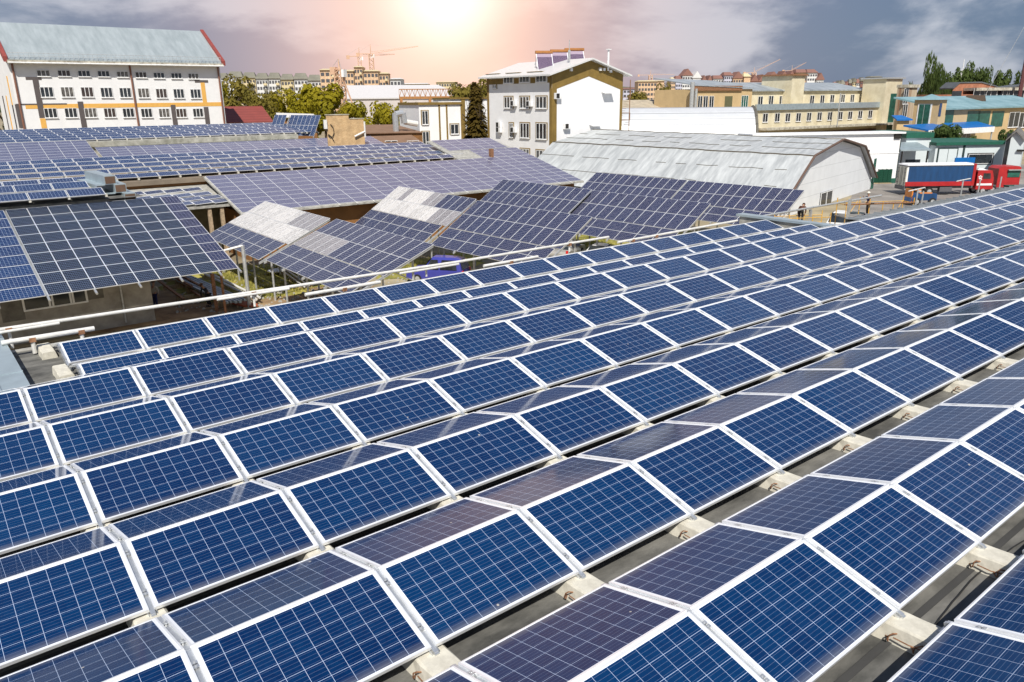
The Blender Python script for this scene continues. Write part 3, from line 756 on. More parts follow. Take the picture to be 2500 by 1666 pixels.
for x in (-.75, uR + .15):
    m = MB(); m.hexa([(x, -1.1, e - .2), (x + .6, -1.1, e - .2), (x + .6, 8, r_ - .1), (x, 8, r_ - .1), (x, -1.1, e + .6), (x + .6, -1.1, e + .6), (x + .6, 8, r_ + .5), (x, 8, r_ + .5)])
    m.build('verge_board', M_redtrim, t)
m = MB(); m.box(-.3, uR + .3, -1.2, -.02, e - .35, e + .12); m.build('cornice', M_eave, t)
m = MB(); m.tube((-.2, -1.3, e - .3), (uR + .3, -1.3, e - .3), .12); m.build('gutter', M_pvc, t)
m = MB()
for k in range(48):
    x = uR * k / 47; m.tube((x, -.9, e + .2), (x, -.9, e + 1.2), .025, 0, 4)
m.tube((0, -.9, e + 1.2), (uR, -.9, e + 1.2), .035, 0, 5); m.tube((0, -.9, e + .75), (uR, -.9, e + .75), .025, 0, 5)
m.build('roof_railing', M_steel, t)
m = MB(); m.tube((uR * .54, -.1, r_ * .0 + e), (uR * .54, -.1, e + .1), .1)
for pxs in ((314.7, 150), (28, 152), (531, 159)):
    u, _ = FB.fv(pxs[0], pxs[1], -.15); m = MB(); m.tube((u, -.15, 0), (u, -.15, e - .3), .16, 0, 8); m.build('downpipe', mat('brown_pipe', (.20, .09, .06), .6), t)
W1 = [(393, 675), (577, 675), (765, 678), (936, 680), (1115, 685), (1285, 690), (1450, 695), (1612, 698), (1770, 702)]
W2 = [(430, 848), (615, 848), (795, 848), (970, 852), (1148, 853), (1315, 857), (1480, 860), (1640, 862), (1797, 863)]
W3 = [(473, 1040), (657, 1038), (835, 1038), (1010, 1038), (1185, 1038), (1350, 1040), (1512, 1040), (1670, 1040), (1823, 1038)]
u0, _ = FB.fv(*cpx(*W2[0], 0, 0)); u8, _ = FB.fv(*cpx(*W2[8], 0, 0))
pit = (u8 - u0) / 8
for row, wh in ((W1, .98), (W2, 1.62), (W3, 1.55)):
    for i, (a, c) in enumerate(row):
        _, z = FB.fv(*cpx(a, c, 0, 0)); window(t, FB, uw=(u0 + (u8 - u0) * i / 8, z), w=pit * .62, h=wh, bars=2, glass=GLS[(i * 5 + int(wh * 10)) % 4])
for i in range(9):
    for dz in (-4.3, -8.6):
        window(t, FB, uw=(u0 + (u8 - u0) * i / 8, FB.fv(*cpx(*W3[4], 0, 0))[1] + dz), w=pit * .62, h=1.55, bars=2)
def paint(name, fr, ax, ay, bx, by, th, m, parent, ox=0, oy=0, v=-.03, zb=GZ):
    """painted stripe on a wall from photo point a to b, th metres wide"""
    a = fr.fv(*cpx(ax, ay, ox, oy)); c = fr.fv(*cpx(bx, by, ox, oy)); b = MB()
    if abs(a[0] - c[0]) > abs(a[1] - c[1]):
        z = (a[1] + c[1]) / 2 - zb; b.box(a[0], c[0], v, 0.0, z - th / 2, z + th / 2)
    else:
        u = (a[0] + c[0]) / 2; b.box(u - th / 2, u + th / 2, v, 0.0, a[1] - zb, c[1] - zb)
    return b.build(name, m, parent)
zb_ = FB.fv(*cpx(1000, 972, 0, 0))[1] + 8.5
m = MB(); m.box(1.2, uR - .2, -.03, 0, zb_ - .35, zb_ + .35); m.build('ochre_band', M_band, t)
for a in ((330, 735, 385, 1085), (745, 935, 770, 1180), (1595, 965, 1612, 1180), (1893, 985, 1915, 1180), (168, 960, 200, 1180)):
    paint('charcoal_stripe', FB, *a, .85, M_charc, t, v=-.045)
paint('charcoal_stripe', FB, 235, 722, 380, 722, .42, M_charc, t, v=-.05); paint('charcoal_stripe', FB, 1790, 748, 1912, 750, .42, M_charc, t, v=-.05)
paint('ochre_stripe', FB, 1862, 745, 1885, 975, .75, M_band, t, v=-.04); paint('ochre_stripe', FB, 395, 1090, 405, 1180, .8, M_band, t, v=-.04)
paint('charcoal_stripe', FB, 145, 960, 615, 958, .2, M_charc, t, v=-.055)
zs0 = FB.fv(120, 264)[1]
for i, (vv, zc) in enumerate(((3.2, 6.0), (3.2, 1.5), (7.5, 3.0), (11, 3))):
    m = MB(); m.box(-.05, 0, vv, vv + (.8 if i != 1 else .8), zc, zc + 11); m.build('ochre_stripe', M_band if i % 2 == 0 else M_charc, t)

# --- white office block with solar collectors
P0 = Vector((-1.1217 + 1.22 * (61.16 + 1.1217), 0, 0))
d = ray(1347, 300); s_ = (P0.x - CAM.x) / d.x; OB = Fr(P0.x, CAM.y + d.y * s_, -1.0)   # corner
t = frthing('office_block', 'white office block with olive trim and solar collectors on its roof', 'building', OB)
OL = Fr(OB.o.x, OB.o.y, -91.0)                                                        # left facade: u runs towards the camera side
vL, _ = OB.fu(1190, 260, 0.0); uR, _ = OB.fv(1519, 250); D = vL
_, ze = OB.fu(1345, 181, 0.0) if False else OB.fv(1347, 180); _, zr = OB.fv(1435, 146)
e = ze + 8.5; r_ = zr + 8.5
m = MB(); m.box(0, uR, 0, D, 0, e); m.prism([(0, e), (uR, e), (uR / 2, r_)], 0, D, 0); m.build('wall', M_white, t)
ov = 1.1; k = (r_ - e) / (uR / 2)
m = MB()
for sgn in (0, 1):
    X = lambda x: x if not sgn else uR - x
    m.hexa([(X(-ov), -.9, e - ov * k), (X(uR / 2), -.9, r_), (X(uR / 2), D + .9, r_), (X(-ov), D + .9, e - ov * k), (X(-ov), -.9, e - ov * k + .22), (X(uR / 2), -.9, r_ + .22), (X(uR / 2), D + .9, r_ + .22), (X(-ov), D + .9, e - ov * k + .22)])
rf = m.build('roof', mat('white_sheet_roof', (.70, .70, .69), .35, .1, .06), t)
def gb(dz0, dz1, v, mm, nm):
    m = MB(); m.poly([(0, v, e - dz0), (uR / 2, v, r_ - dz0), (uR / 2, v, r_ - dz1), (0, v, e - dz1)], 0); m.poly([(uR / 2, v, r_ - dz0), (uR, v, e - dz0), (uR, v, e - dz1), (uR / 2, v, r_ - dz1)], 0); m.build(nm, mm, t)
gb(.02, 2.3, -.03, M_green, 'gable_band')
for a, c in ((0, .9), (uR - .5, uR)):
    m = MB(); m.box(a, c, -.05, -.0, 0, e - 2); m.build('corner_band', M_green, t)
m = MB(); m.box(-.05, 0.0, 0, .5, 0, e - .2); m.build('corner_band', M_green, t)
m = MB(); m.box(-.05, 0.0, D - .5, D, 0, e - .2); m.build('corner_band', M_green, t)
ztb = OB.fu(*cpx(600, 580, 1125, 50))[1] + 8.5
m = MB(); m.box(-.04, 0, .5, D - .5, ztb, e - .4); m.build('upper_band', M_green, t)
def sw(x, y, w, h, bars=2, rv=M_green):
    vv, z = OB.fu(*cpx(x, y, 1125, 50), 0.0); window(t, OB, uw=(vv, z), v=0.0, w=w, h=h, bars=bars, reveal=rv, side=True)
for x, y, w, h, bb in ((440, 755, 2.1, 1.65, 2), (588, 755, 2.2, 1.65, 2), (742, 755, 2.4, 1.65, 2), (466, 1010, 1.0, 2.1, 1), (590, 1013, 2.2, 2.15, 2), (742, 1020, 2.4, 2.25, 2),
                       (742, 1265, 2.4, 2.2, 2), (590, 1250, 2.2, 2.2, 2), (440, 1240, 2.2, 2.2, 2), (315, 608, .8, .55, 1)): sw(x, y, w, h, bb)
for x, y in ((440, 548), (588, 540), (742, 535)): sw(x, y, 2.3, .95, 2, M_pvc)
ME_AC = MB().box(-.45, .45, -.42, -.08, -.33, .33, 0).box(-.38, .1, -.44, -.42, -.26, .26, 1).mesh('air_conditioner', [M_pvc, M_dark])
acs = [(1, 880, 695), (1, 963, 972), (0, 500, 762), (0, 645, 765), (0, 500, 1005), (0, 365, 958), (0, 365, 1005)]
for i, (g_, x, y) in enumerate(acs):
    if g_: u, z = OB.fv(*cpx(x, y, 1125, 50)); o = obj('air_conditioner', ME_AC, t, (u, 0, z + 8.5))
    else: u, z = OB.fu(*cpx(x, y, 1125, 50), 0.0); o = obj('air_conditioner', ME_AC, t, (0, u, z + 8.5), (0, 0, -math.pi / 2))
    o.scale = (1.25,) * 3
for x, y in ((1335, 660), (1225, 960)):
    u, z = OB.fv(*cpx(x, y, 1125, 50)); m = MB(); m.hexa([(u - 1, -.9, z + 8.3), (u + 1, -.9, z + 8.3), (u + 1, 0, z + 8.5), (u - 1, 0, z + 8.5), (u - 1, -.9, z + 8.4), (u + 1, -.9, z + 8.4), (u + 1, 0, z + 8.75), (u - 1, 0, z + 8.75)]); m.build('canopy', M_pvc, t)
for x, y in ((1008, 455), (1275, 450), (1310, 452), (1370, 468)):
    u, z = OB.fv(*cpx(x, y, 1125, 50)); m = MB(); m.box(u - .2, u + .2, -.3, 0, z + 8.3, z + 8.7); m.build('lamp', M_pvc, t)
u, z = OB.fv(*cpx(1337, 450, 1125, 50)); m = MB(); m.tube((u, -.4, z + 8.3), (u, -.4, z + 11.2), .14, 0, 8); m.box(u - .3, u + .3, -.7, -.1, z + 11.2, z + 11.3); m.build('flue', M_pvc, t)
m = MB(); u, z = OB.fv(1390, 112, 2.0); m.tube((u, 2, r_ - 1), (u, 2, z + 8.5 + .8), .06, 0, 6); m.tube((u, 2, z + 8.5 - 2), (u, 2, z + 8.5 - .6), .2, 0, 6); m.build('antenna', M_steel, t)
# roof hatches on the slope
for i in range(3):
    m = MB(); x0_ = -.2 + .3; m.box(.2, .9, 2.5 + i * 5.2, 6.0 + i * 5.2, e + .35, e + .42); m.build('snow_guard', M_green, t)
# fire stairs on the right side
m = MB(); x = uR + .1
m.box(x, x + 1.8, .5, 2, 0, .1)
for i in range(4):
    z0 = 2.4 + i * 3.4
    m.box(x, x + 2.0, .3, 2.2, z0, z0 + .08)
    for k in range(10): m.box(x + .2 * k, x + .2 * k + .2, .4, 1.2, z0 - 3.3 + k * .33, z0 - 3.26 + k * .33)
    m.tube((x + 2, .3, z0), (x + 2, .3, z0 + 1.1), .04); m.tube((x, .3, z0 + 1.1), (x + 2, .3, z0 + 1.1), .04); m.tube((x + 2, .3, z0 + 1.1), (x + 2, 2.2, z0 + 1.1), .04)
for a in ((x + 1.9, .35), (x + 1.9, 2.15), (x + .1, 2.15)): m.tube((a[0], a[1], 0), (a[0], a[1], 15.2), .07)
m.build('fire_stair', mat('stair_paint', (.24, .13, .07), .7), t)
# solar collectors
M_vac = cell_mat('vacuum_tubes', (.03, .015, .05), (.09, .05, .13), line=(.35, .28, .36), gap=.14, bus=0, nbus=1, busmix=0, rough=.12, mono=True)
for i, (a, c, lab) in enumerate((((690, 300), (805, 290), 'left'), ((828, 288), (945, 275), 'middle'), ((960, 275), (1052, 265), 'right'))):
    vv = 6.5; A = OB.w(*[OB.fv(*cpx(*a, 1125, 50), vv)[0]], vv, OB.fv(*cpx(*a, 1125, 50), vv)[1]); 
    U1 = OB.fv(*cpx(*a, 1125, 50), vv); U2 = OB.fv(*cpx(*c, 1125, 50), vv); wd = U2[0] - U1[0] + (.8 if i == 2 else 0)
    tt = thing('solar_collector', 'purple tube solar collector on the white office roof, %s of three' % lab, 'solar collector', A, OB.yaw, 'solar collectors on the office roof')
    h = 4.6; ti = R(58)
    p = panel_mesh(wd, h, 22, 1, M_vac, fw=.06); 
    o = obj('tube_panel', p, tt, (0, 0, 0), (ti, 0, 0)); o.rotation_euler = (ti, 0, R(-28)); 
    mm = MB(); mm.tube((-.1, 0, .1), (wd + .1, 0, .1), .22, 0, 10); o = mm.build('manifold', mat('copper_brown', (.40, .17, .05), .4, .3), tt); o.rotation_euler = (0, 0, R(-28))
    mm = MB()
    for x in (.1, wd - .1): mm.tube((x, 0, 0), (x, 1.6, -3.4), .05, 0, 6); mm.tube((x, 0, -.8), (x, 1.2, -1.6), .04, 0, 6)
    o = mm.build('stand', M_steel, tt); o.rotation_euler = (0, 0, R(-28))

# --- grey gambrel hangar
A = vp(2047, 340.4, 103.5); Bq = vp(1446.4, 317, 118.5); d = Bq - A
HG = Fr(A.x, A.y, math.degrees(math.atan2(d.y, d.x)))       # u runs away along the ridge, v to the left (towards -x is +v?)
t = frthing('hangar', 'grey tin gambrel-roofed hangar with pale panelled gable, right of centre', 'building', HG)
L_ = math.hypot(d.x, d.y); za = A.z + 8.5; zb = Bq.z + 8.5
def prof(px, py):  # photo point on the gable plane -> (v, height)
    v, z = HG.fu(px, py, 0.0); return (v, z + 8.5)
apex = prof(2047.1, 340.4); kl = prof(1975.4, 380.5); bl = prof(1926.3, 458.6); kr = prof(2099, 363.5); br_ = prof(2127, 447)
kr = (-kl[0] * .98, kl[1]); 
sl_ = (bl[1] - kl[1]) / (bl[0] - kl[0]); ebl = (bl[0] + .55, kl[1] + sl_ * (bl[0] + .55 - kl[0]))
low = (kl[0] + (kl[1] - 1.6) / -sl_, 1.6); kr2 = (-low[0] * .95, 1.6)
P = [low, kl, (0, za), kr, kr2]
dz = zb - za
m = MB()
Q = []
nseg = 3
prr = []
for a, c in zip(P, P[1:]):
    for i in range(nseg): prr.append((a[0] + (c[0] - a[0]) * i / nseg, a[1] + (c[1] - a[1]) * i / nseg + .05 * math.sin(math.pi * i / nseg)))
prr.append(P[-1])
rnd = random.Random(4)
nl = 26
grid = [[(L_ * i / nl - .6 * (i == 0), v, z + dz * i / nl + rnd.uniform(-.05, .05)) for v, z in prr] for i in range(nl + 1)]
for i in range(nl):
    for j in range(len(prr) - 1): m.quad(grid[i][j], grid[i + 1][j], grid[i + 1][j + 1], grid[i][j + 1])
M_hang = mat('streaky_grey_tin', (.40, .42, .43), .5, .15, .10, .9, c2=(.60, .62, .62), stretch=(2.2, .35, .35), bump=.15, detail=8)
m.build('roof', M_hang, t)
m = MB()
for j, kk in ((nseg, .16), (1, .06), (2, .06), (nseg + 1, .06), (nseg + 2, .06), (2 * nseg, .12)):
    for i in range(nl):
        if kk < .1 and rnd.random() < .35: continue
        a = Vector(grid[i][j]); c = Vector(grid[i + 1][j]); m.tube(a + Vector((0, 0, .03)), c + Vector((0, 0, .03)), kk * .5, 0, 5)
m.build('sheet_seam', mat('dark_seam', (.09, .075, .05), .8), t)
m = MB(); pts = [(low[0] - .35, 0)] + [(v * .985, z - .12) for v, z in prr] + [(kr2[0] + .35, 0)]
m.poly([(.02, v, z) for v, z in pts])
M_pan = lines_mat('pale_wall_sheets', (.76, .78, .80), (.42, .44, .45), 2, 1.55, .02, .6, 0, .05)
m.build('gable_wall', M_pan, t)
m = MB(); m.poly([(L_ - .3, v, z + (dz if z > .1 else 0)) for v, z in pts][::-1]); m.build('gable_wall', M_pan, t)
m = MB()
for (a, b_) in zip(P, P[1:]): m.tube((-.65, a[0], a[1] + .02), (-.65, b_[0], b_[1] + .02), .14, 0, 6)
m.build('verge_trim', mat('brown_trim', (.13, .08, .06), .7), t)
m = MB(); m.box(0.1, L_, low[0] - .5, low[0] - .3, 0, 1.7); m.box(.1, L_, kr2[0] + .3, kr2[0] + .5, 0, 1.7); m.build('side_wall', M_pan, t)
v_, z_ = prof(2015, 494)
o = window(t, HG, uw=(0, 0), w=4.4, h=3.0, bars=1); o.location = (-.02, v_, z_ - .2); o.rotation_euler = (0, 0, -math.pi / 2)
m = MB(); m.box(-.08, 0, kr2[0] - .9, kr2[0] + .1, 0, za * .55); m.build('corner_strip', M_greend, t)

# --- arched white tin hall behind
A = vp(1838, 259.4, 142); Bq = vp(1500, 265.5, 140); d = Bq - A
AH = Fr(A.x, A.y, math.degrees(math.atan2(d.y, d.x)))
t = frthing('arched_hall', 'white ribbed arched tin hall between the hangar and the cream building', 'building', AH)
L_ = math.hypot(d.x, d.y); zt = (A.z + Bq.z) / 2 + 8.5
m = MB(); n = 14; pr = []
for i in range(n + 1):
    a = math.pi * i / n; pr.append((6.5 * math.cos(a), 2.0 + (zt - 2.0) * math.sin(a) ** .8))
for a, c in zip(pr, pr[1:]): m.quad((0, a[0], a[1]), (L_, a[0], a[1]), (L_, c[0], c[1]), (0, c[0], c[1]))
m.build('roof', lines_mat('ribbed_white_tin', (.56, .575, .60), (.36, .37, .39), 2, .9, .14, .45, .1, .05), t)
for x in (.3, L_ - .3):
    m = MB(); m.poly([(x, a, z) for a, z in pr] + [(x, -6.5, 0), (x, 6.5, 0)]); m.build('end_wall', mat('old_boards', (.40, .38, .33), .9, 0, .3, 1, stretch=(1, 4, .5)), t)
m = MB(); m.box(.3, L_, 6.4, 6.5, 0, 2); m.build('side_wall', MATS['old_boards'], t)
m = MB()
for a, c in zip(pr, pr[1:]): m.tube((-.05, a[0], a[1] + .05), (-.05, c[0], c[1] + .05), .25, 0, 5)
m.build('verge_trim', mat('dark_ladder', (.12, .11, .09), .8), t)
# beige low roof behind it
P1 = vp(1535, 262, 176); f = Fr(P1.x, P1.y, -14); uR, _ = f.fv(1672, 262); _, zt = f.fv(1600, 246, 8)
t = frthing('beige_shed', 'low beige-roofed shed showing just above the arched hall', 'building', f)
m = MB(); m.hexa([(-6, 0, zt + 6.3), (uR, 0, zt + 6.3), (uR, 8, zt + 8.5), (-6, 8, zt + 8.5), (-6, 0, zt + 6.5), (uR, 0, zt + 6.5), (uR, 8, zt + 8.7), (-6, 8, zt + 8.7)]); m.build('roof', mat('beige_sheet', (.42, .36, .27), .8, 0, .2, .8), t)
m = MB(); m.box(-6, uR, .3, 8, 0, zt + 6.3); m.build('wall', M_cream, t)

# --- big white hall right of the hangar
P1 = gp(2184, 447, GZ); WH = Fr(P1.x, P1.y, -32)
t = frthing('white_hall', 'big plain white hall behind the hangar gable with green plinth', 'building', WH)
_, zt = WH.fv(2205.7, 322); zt += 8.5; uL, _ = WH.fv(1835, 330); _, zm = WH.fv(2190, 373.6); zm += 8.5
m = MB(); m.box(uL, 0, 0, 5, 0, zt - .3); m.build('wall', M_white, t)
m = MB(); m.hexa([(uL, -.4, zt - .25), (.5, -.4, zt - .25), (.5, 5, zt - .3), (uL, 5, zt - .3), (uL, -.4, zt), (.5, -.4, zt), (.5, 5, zt - .05), (uL, 5, zt - .05)]); m.build('roof', mat('white_roof_edge', (.8, .8, .8), .5), t)
m = MB(); m.box(uL, .05, -.06, 0, zm - .06, zm + .06); m.build('trim', M_pvc, t)
m = MB(); m.box(uL, .03, -.1, 0, 0, .7); m.build('plinth', M_greend, t)
m = MB(); m.box(0, .12, -.05, 5, 0, zt - .3); m.build('side_trim', mat('dark_green_corner', (.02, .04, .04), .6), t)
u, z = WH.fv(2190, 334); m = MB(); m.box(u - .5, u + .5, -.2, 0, z + 8.2, z + 8.9); m.build('vent', M_dark, t)
u, z = WH.fv(2110, 380); m = MB(); m.box(u - .9, u + .6, -.3, 0, z + 7.7, z + 9.3); m.build('vent', M_dark, t)

# --- cream building with towers
P1 = vp(1844, 300, 190); CB = Fr(P1.x, P1.y, -5)
t = frthing('cream_workshop', 'long cream workshop with two window storeys and square towers', 'building', CB)
def cu(x, y, v=0): u, z = CB.fv(*cpx(x, y, 1500, 100), v); return u, z + 8.5
uR = CB.fv(2168, 300)[0]; z_par = cu(1800, 595)[1]; z_parb = cu(1800, 628)[1]; z_can = cu(1800, 790)[1]
m = MB(); m.box(0, uR, 0, 30, 0, z_par - .3); m.build('wall', M_cream, t)
m = MB(); m.box(-.5, uR + .2, -.5, .1, z_parb, z_par + .5); m.build('parapet', M_cap, t)
m = MB(); m.box(.5, uR, -3.0, 0, z_can - .25, z_can + .25); m.build('canopy', M_eave, t)
m = MB(); m.box(.5, uR, -.3, 0, 0, z_can - 1.2); m.build('dark_bays', mat('dark_red_bays', (.10, .05, .045), .9, 0, .3, .5), t)  # dark red strip along the wall below the canopy
for a in ((1385, 708), (1495, 705), (1592, 705), (1690, 702), (1787, 698), (1883, 694), (1978, 692), (2075, 688), (2165, 685), (2258, 680)): window(t, CB, px=cpx(*a, 1500, 100), w=1.75, h=1.95, bars=1, frame=M_pvc)
for a in ((1970 - 1000, 670), (1970 - 900, 670)): pass
for a in ((875, 670), (975, 665)): 
    window(t, CB, px=cpx(a[0] + 0, a[1], 1875, 100), w=2.0, h=2.5, bars=1) if a[0] < 1000 and a[0] > 990 else None
for a in ((845 + 0, 680), (938, 675), (1030, 668)): window(t, CB, px=cpx(a[0], a[1], 1875, 100), w=1.75, h=1.95, bars=1)
# upper storey set back
z_e = cu(1800, 462, 6)[1]; z_rr = cu(1800, 395, 16)[1]
m = MB(); m.box(1, uR - 3, 6, 22, z_par - .4, z_e); m.build('upper_wall', M_cream, t)
m = MB(); m.hexa([(.5, 5.4, z_e), (uR - 2, 5.4, z_e), (uR - 2, 16, z_rr), (.5, 16, z_rr), (.5, 5.4, z_e + .3), (uR - 2, 5.4, z_e + .3), (uR - 2, 16, z_rr + .3), (.5, 16, z_rr + .3)]); m.build('roof', M_tin, t)
for a in ((1340, 550), (1438, 545), (1535, 545), (1815, 540), (1909, 537), (2000, 533), (2098, 530), (2185, 530), (2275, 527)): window(t, CB, px=cpx(*a, 1500, 100), v=6, w=1.7, h=2.0, bars=1)
def ctower(name, x0, x1, ytop, v0, dep, zlow, capm=M_rust, ox=1500):
    a = CB.fv(*cpx(x0, ytop, ox, 100), v0); c = CB.fv(*cpx(x1, ytop, ox, 100), v0); z = (a[1] + c[1]) / 2 + 8.5
    tt = MB(); tt.box(a[0], c[0], v0, v0 + dep, zlow, z); tt.build('tower', M_cream, t)
    tt = MB(); tt.box(a[0] - .5, c[0] + .5, v0 - .5, v0 + dep + .5, z, z + .35); tt.build('tower_cap', capm, t)
    return a[0], c[0], z
ctower('t', 1640, 1755, 320, 3.5, 9, z_par - 1)
a0, a1, zt_ = ctower('t', 1093, 1240, 350, -1.5, 6.5, 0, M_steel, 1875)
m = MB(); c0 = CB.fv(*cpx(1112, 650, 1875, 100), -1.6); m.box(c0[0], c0[0] + (a1 - a0) * .5, -1.62, -1.5, 3, CB.fv(*cpx(1160, 485, 1875, 100), -1.5)[1] + 8.5); m.build('stair_window', mat('green_glass', (.02, .10, .075), .3, 0, .4, 1), t)
# pole and pipes in front
m = MB(); u, z = CB.fv(*cpx(2080, 480, 1500, 100), -3.2); m.tube((u, -3.2, z_can), (u, -3.2, z + 8.5), .14); m.build('flue', M_steel, t)
# left annex of the cream building
P1 = vp(1690, 300, 176); f = Fr(P1.x, P1.y, -5); uR2, _ = f.fv(*cpx(1160, 500, 1500, 100)); uR3, _ = f.fv(*cpx(1265, 500, 1500, 100)); _, zt = f.fv(*cpx(900, 445, 1500, 100))
t = frthing('cream_annex', 'cream annex with orange eaves left of the long cream workshop', 'building', f)
m = MB(); m.box(0, uR3, 0, 12, 0, zt + 8.5); m.build('wall', M_tan, t)
m = MB(); m.box(-.4, uR2, -.4, .2, zt + 8.2, zt + 9.2); m.build('eaves', M_rust, t)
m = MB(); m.hexa([(-.5, -.5, zt + 9.2), (uR3, -.5, zt + 8.6), (uR3, 12, zt + 10.4), (-.5, 12, zt + 10.9), (-.5, -.5, zt + 9.35), (uR3, -.5, zt + 8.75), (uR3, 12, zt + 10.6), (-.5, 12, zt + 11.1)]); m.build('roof', M_tin, t)
for a in ((785, 560), (836, 560), (890, 560)): window(t, f, px=cpx(*a, 1500, 100), w=1.4, h=2.4, bars=1)
window(t, f, px=cpx(1047, 570, 1500, 100), w=2.4, h=2.8, bars=-1, glass=mat('olive_door', (.12, .12, .06), .7))
window(t, f, px=cpx(1195, 560, 1500, 100), w=2.2, h=2.7, bars=2, glass=MATS['green_glass'])
m = MB(); u, z = f.fv(*cpx(720, 380, 1500, 100), -.6); m.tube((u, -.6, 0), (u, -.6, z + 8.5), .45, 0, 10); m.tube((u + 1.2, -.6, 0), (u + 1.2, -.6, z + 7.2), .3, 0, 8); m.build('duct', M_steel, t)

# ------------------------------------------------------------------ right-hand buildings
def fb(px, py, r, yaw): P = vp(px, py, r); return Fr(P.x, P.y, yaw)
C5 = lambda x, y: cpx(x, y, 1875, 100)
# tan building with pyramid-roofed tower and blue canopy
f = fb(2288, 300, 178, -5)
t = frthing('tan_building', 'tan building with blue-green roof, corner tower and bright blue canopy', 'building', f)
def at5(x, y, v=0, fr=None): u, z = (fr or f).fv(*C5(x, y), v); return u, z + 8.5
dT = f.fu(*C5(1342, 600), 0.0)[0]
uT, zT = at5(1648, 545)[0], at5(1556, 543)[1]; uE = at5(2600, 700, 1)[0]; zW = at5(2000, 623, 1)[1]; zR = at5(2000, 517, 10)[1]
m = MB(); m.box(0, uT, 0, dT, 0, zT); m.build('tower', M_tan, t)
m = MB(); ap = at5(1510, 490, dT / 2)[1]; q = [(-.5, -.5, zT), (uT + .5, -.5, zT), (uT + .5, dT + .2, zT), (-.5, dT + .2, zT)]
for a, c in zip(q, q[1:] + q[:1]): m.poly([a, c, (uT / 2, dT / 2, ap)])
m.poly(q[::-1]); m.build('tower_roof', mat('blue_green_tin', (.18, .34, .38), .5, .2, .12, .3, c2=(.30, .46, .50)), t)
m = MB(); m.box(uT, uE, 1, dT, 0, zW); m.build('wall', M_tan, t)
m = MB(); m.hexa([(uT + .01, .2, zW), (uE, .2, zW), (uE, 10, zR), (uT - 2, 10, zR), (uT + .01, .2, zW + .3), (uE, .2, zW + .3), (uE, 10, zR + .3), (uT - 2, 10, zR + .3)]); m.build('roof', MATS['blue_green_tin'], t)
a, z = at5(1985, 570, 5); m = MB(); m.prism([(a - 2, z - 1.6), (a + 2, z - 1.6), (a, z + 1.6)], 5, 9); m.build('dormer', mat('brown_dormer', (.09, .06, .04), .8), t)
for x0, x1 in ((1378, 1405), (1427, 1462)):
    v0_, z0_ = f.fu(*C5(x0, 775), 0.0); v1_, _ = f.fu(*C5(x1 + 8, 775), 0.0); z1_ = f.fu(*C5(x0 + 15, 580), 0.0)[1]
    m = MB(); m.box(-.08, 0, v1_ - .3, v0_ + .5, z0_ + 8.5, z1_ + 8.5, 1); m.box(-.12, -.08, v1_, v0_ + .2, z0_ + 8.6, z1_ + 8.4, 0); m.build('tall_window', [MATS['green_glass'], M_pvc], t)
u0_, z0_ = at5(1555, 695); u1_, z1_ = at5(1600, 575); m = MB(); m.box(u0_ + .3, u1_, -.08, 0, z0_, z1_); m.build('tall_window', mat('blue_glass', (.02, .06, .16), .15), t)
for x, y, w, h in ((1663, 715, 3.0, 3.3), (1885, 718, 5.0, 3.2), (1980, 718, 5.0, 3.2), (2108, 718, 5.0, 3.2), (2258, 725, 4.6, 3.2), (2345, 728, 4.0, 3.2)):
    window(t, f, uw=(at5(x, y, 1)[0], at5(x, y, 1)[1] - 8.5), v=1, w=w, h=h, bars=1 if x > 2200 else -1, sill=x > 2200, glass=M_glassw if x > 2200 else MATS['green_glass'])
ud, zd = at5(1817, 870, 1); window(t, f, uw=(ud, zd - 8.5), v=1, w=3.4, h=3.6, bars=1)
ca = at5(1560, 790, -4); cb_ = at5(2080, 800, -4); zc = at5(1900, 755, 1)[1]
m = MB(); m.hexa([(ca[0] - 3, -4, cb_[1]), (cb_[0], -4, cb_[1]), (cb_[0] + 3, 1, zc), (ca[0] - 3, 1, zc), (ca[0] - 3, -4, cb_[1] + .3), (cb_[0], -4, cb_[1] + .3), (cb_[0] + 3, 1, zc + .3), (ca[0] - 3, 1, zc + .3)])
m.build('canopy', mat('bright_blue_sheet', (.005, .13, .42), .45, 0, .1), t)
m = MB(); m.box(ca[0] - 3, cb_[0], -4.1, -4.0, cb_[1] - .8, cb_[1] + .25); m.build('fascia', M_pvc, t)
m = MB(); m.tube((cb_[0] - .3, -3.8, 0), (cb_[0] - .3, -3.8, cb_[1]), .15); m.build('post', M_steel, t)
# blue little porch and striped building in the gap
f2 = fb(2190, 290, 172, -33)
t = frthing('blue_porch', 'small bright blue porch roof beside the cream stair tower', 'porch', f2)
a, z = at5(1183, 735, 0, f2); c, z2 = at5(1330, 735, 0, f2); z3 = at5(1250, 695, 3, f2)[1]
m = MB(); m.hexa([(a, 0, z), (c, 0, z), (c - .6, 3, z3), (a + .6, 3, z3), (a, 0, z + .25), (c, 0, z + .25), (c - .6, 3, z3 + .25), (a + .6, 3, z3 + .25)]); m.build('roof', MATS['bright_blue_sheet'], t)
m = MB(); m.box(a + .5, c - .3, .6, 1.6, 0, z); m.build('wall', M_tan, t)
f2 = fb(2205, 290, 215, -8)
t = frthing('rust_streaked_building', 'narrow cream building with rusty vertical streaks behind the stair tower', 'building', f2)
c, z = at5(1375, 430, 0, f2); m = MB(); m.box(-.5, c, 0, 2.2, 0, z); m.build('wall', mat('rust_streaked', (.62, .54, .40), .9, 0, .1, 1.2, c2=(.26, .14, .08), stretch=(1.6, 1.6, .03)), t)
m = MB(); m.box(-.6, c + .4, -.4, 2.4, z, z + .7); m.build('cornice', M_eave, t)
window(t, f2, px=C5(1265, 510), w=1.7, h=3.6, bars=1); window(t, f2, px=C5(1258, 640), w=1.7, h=3.0, bars=1)
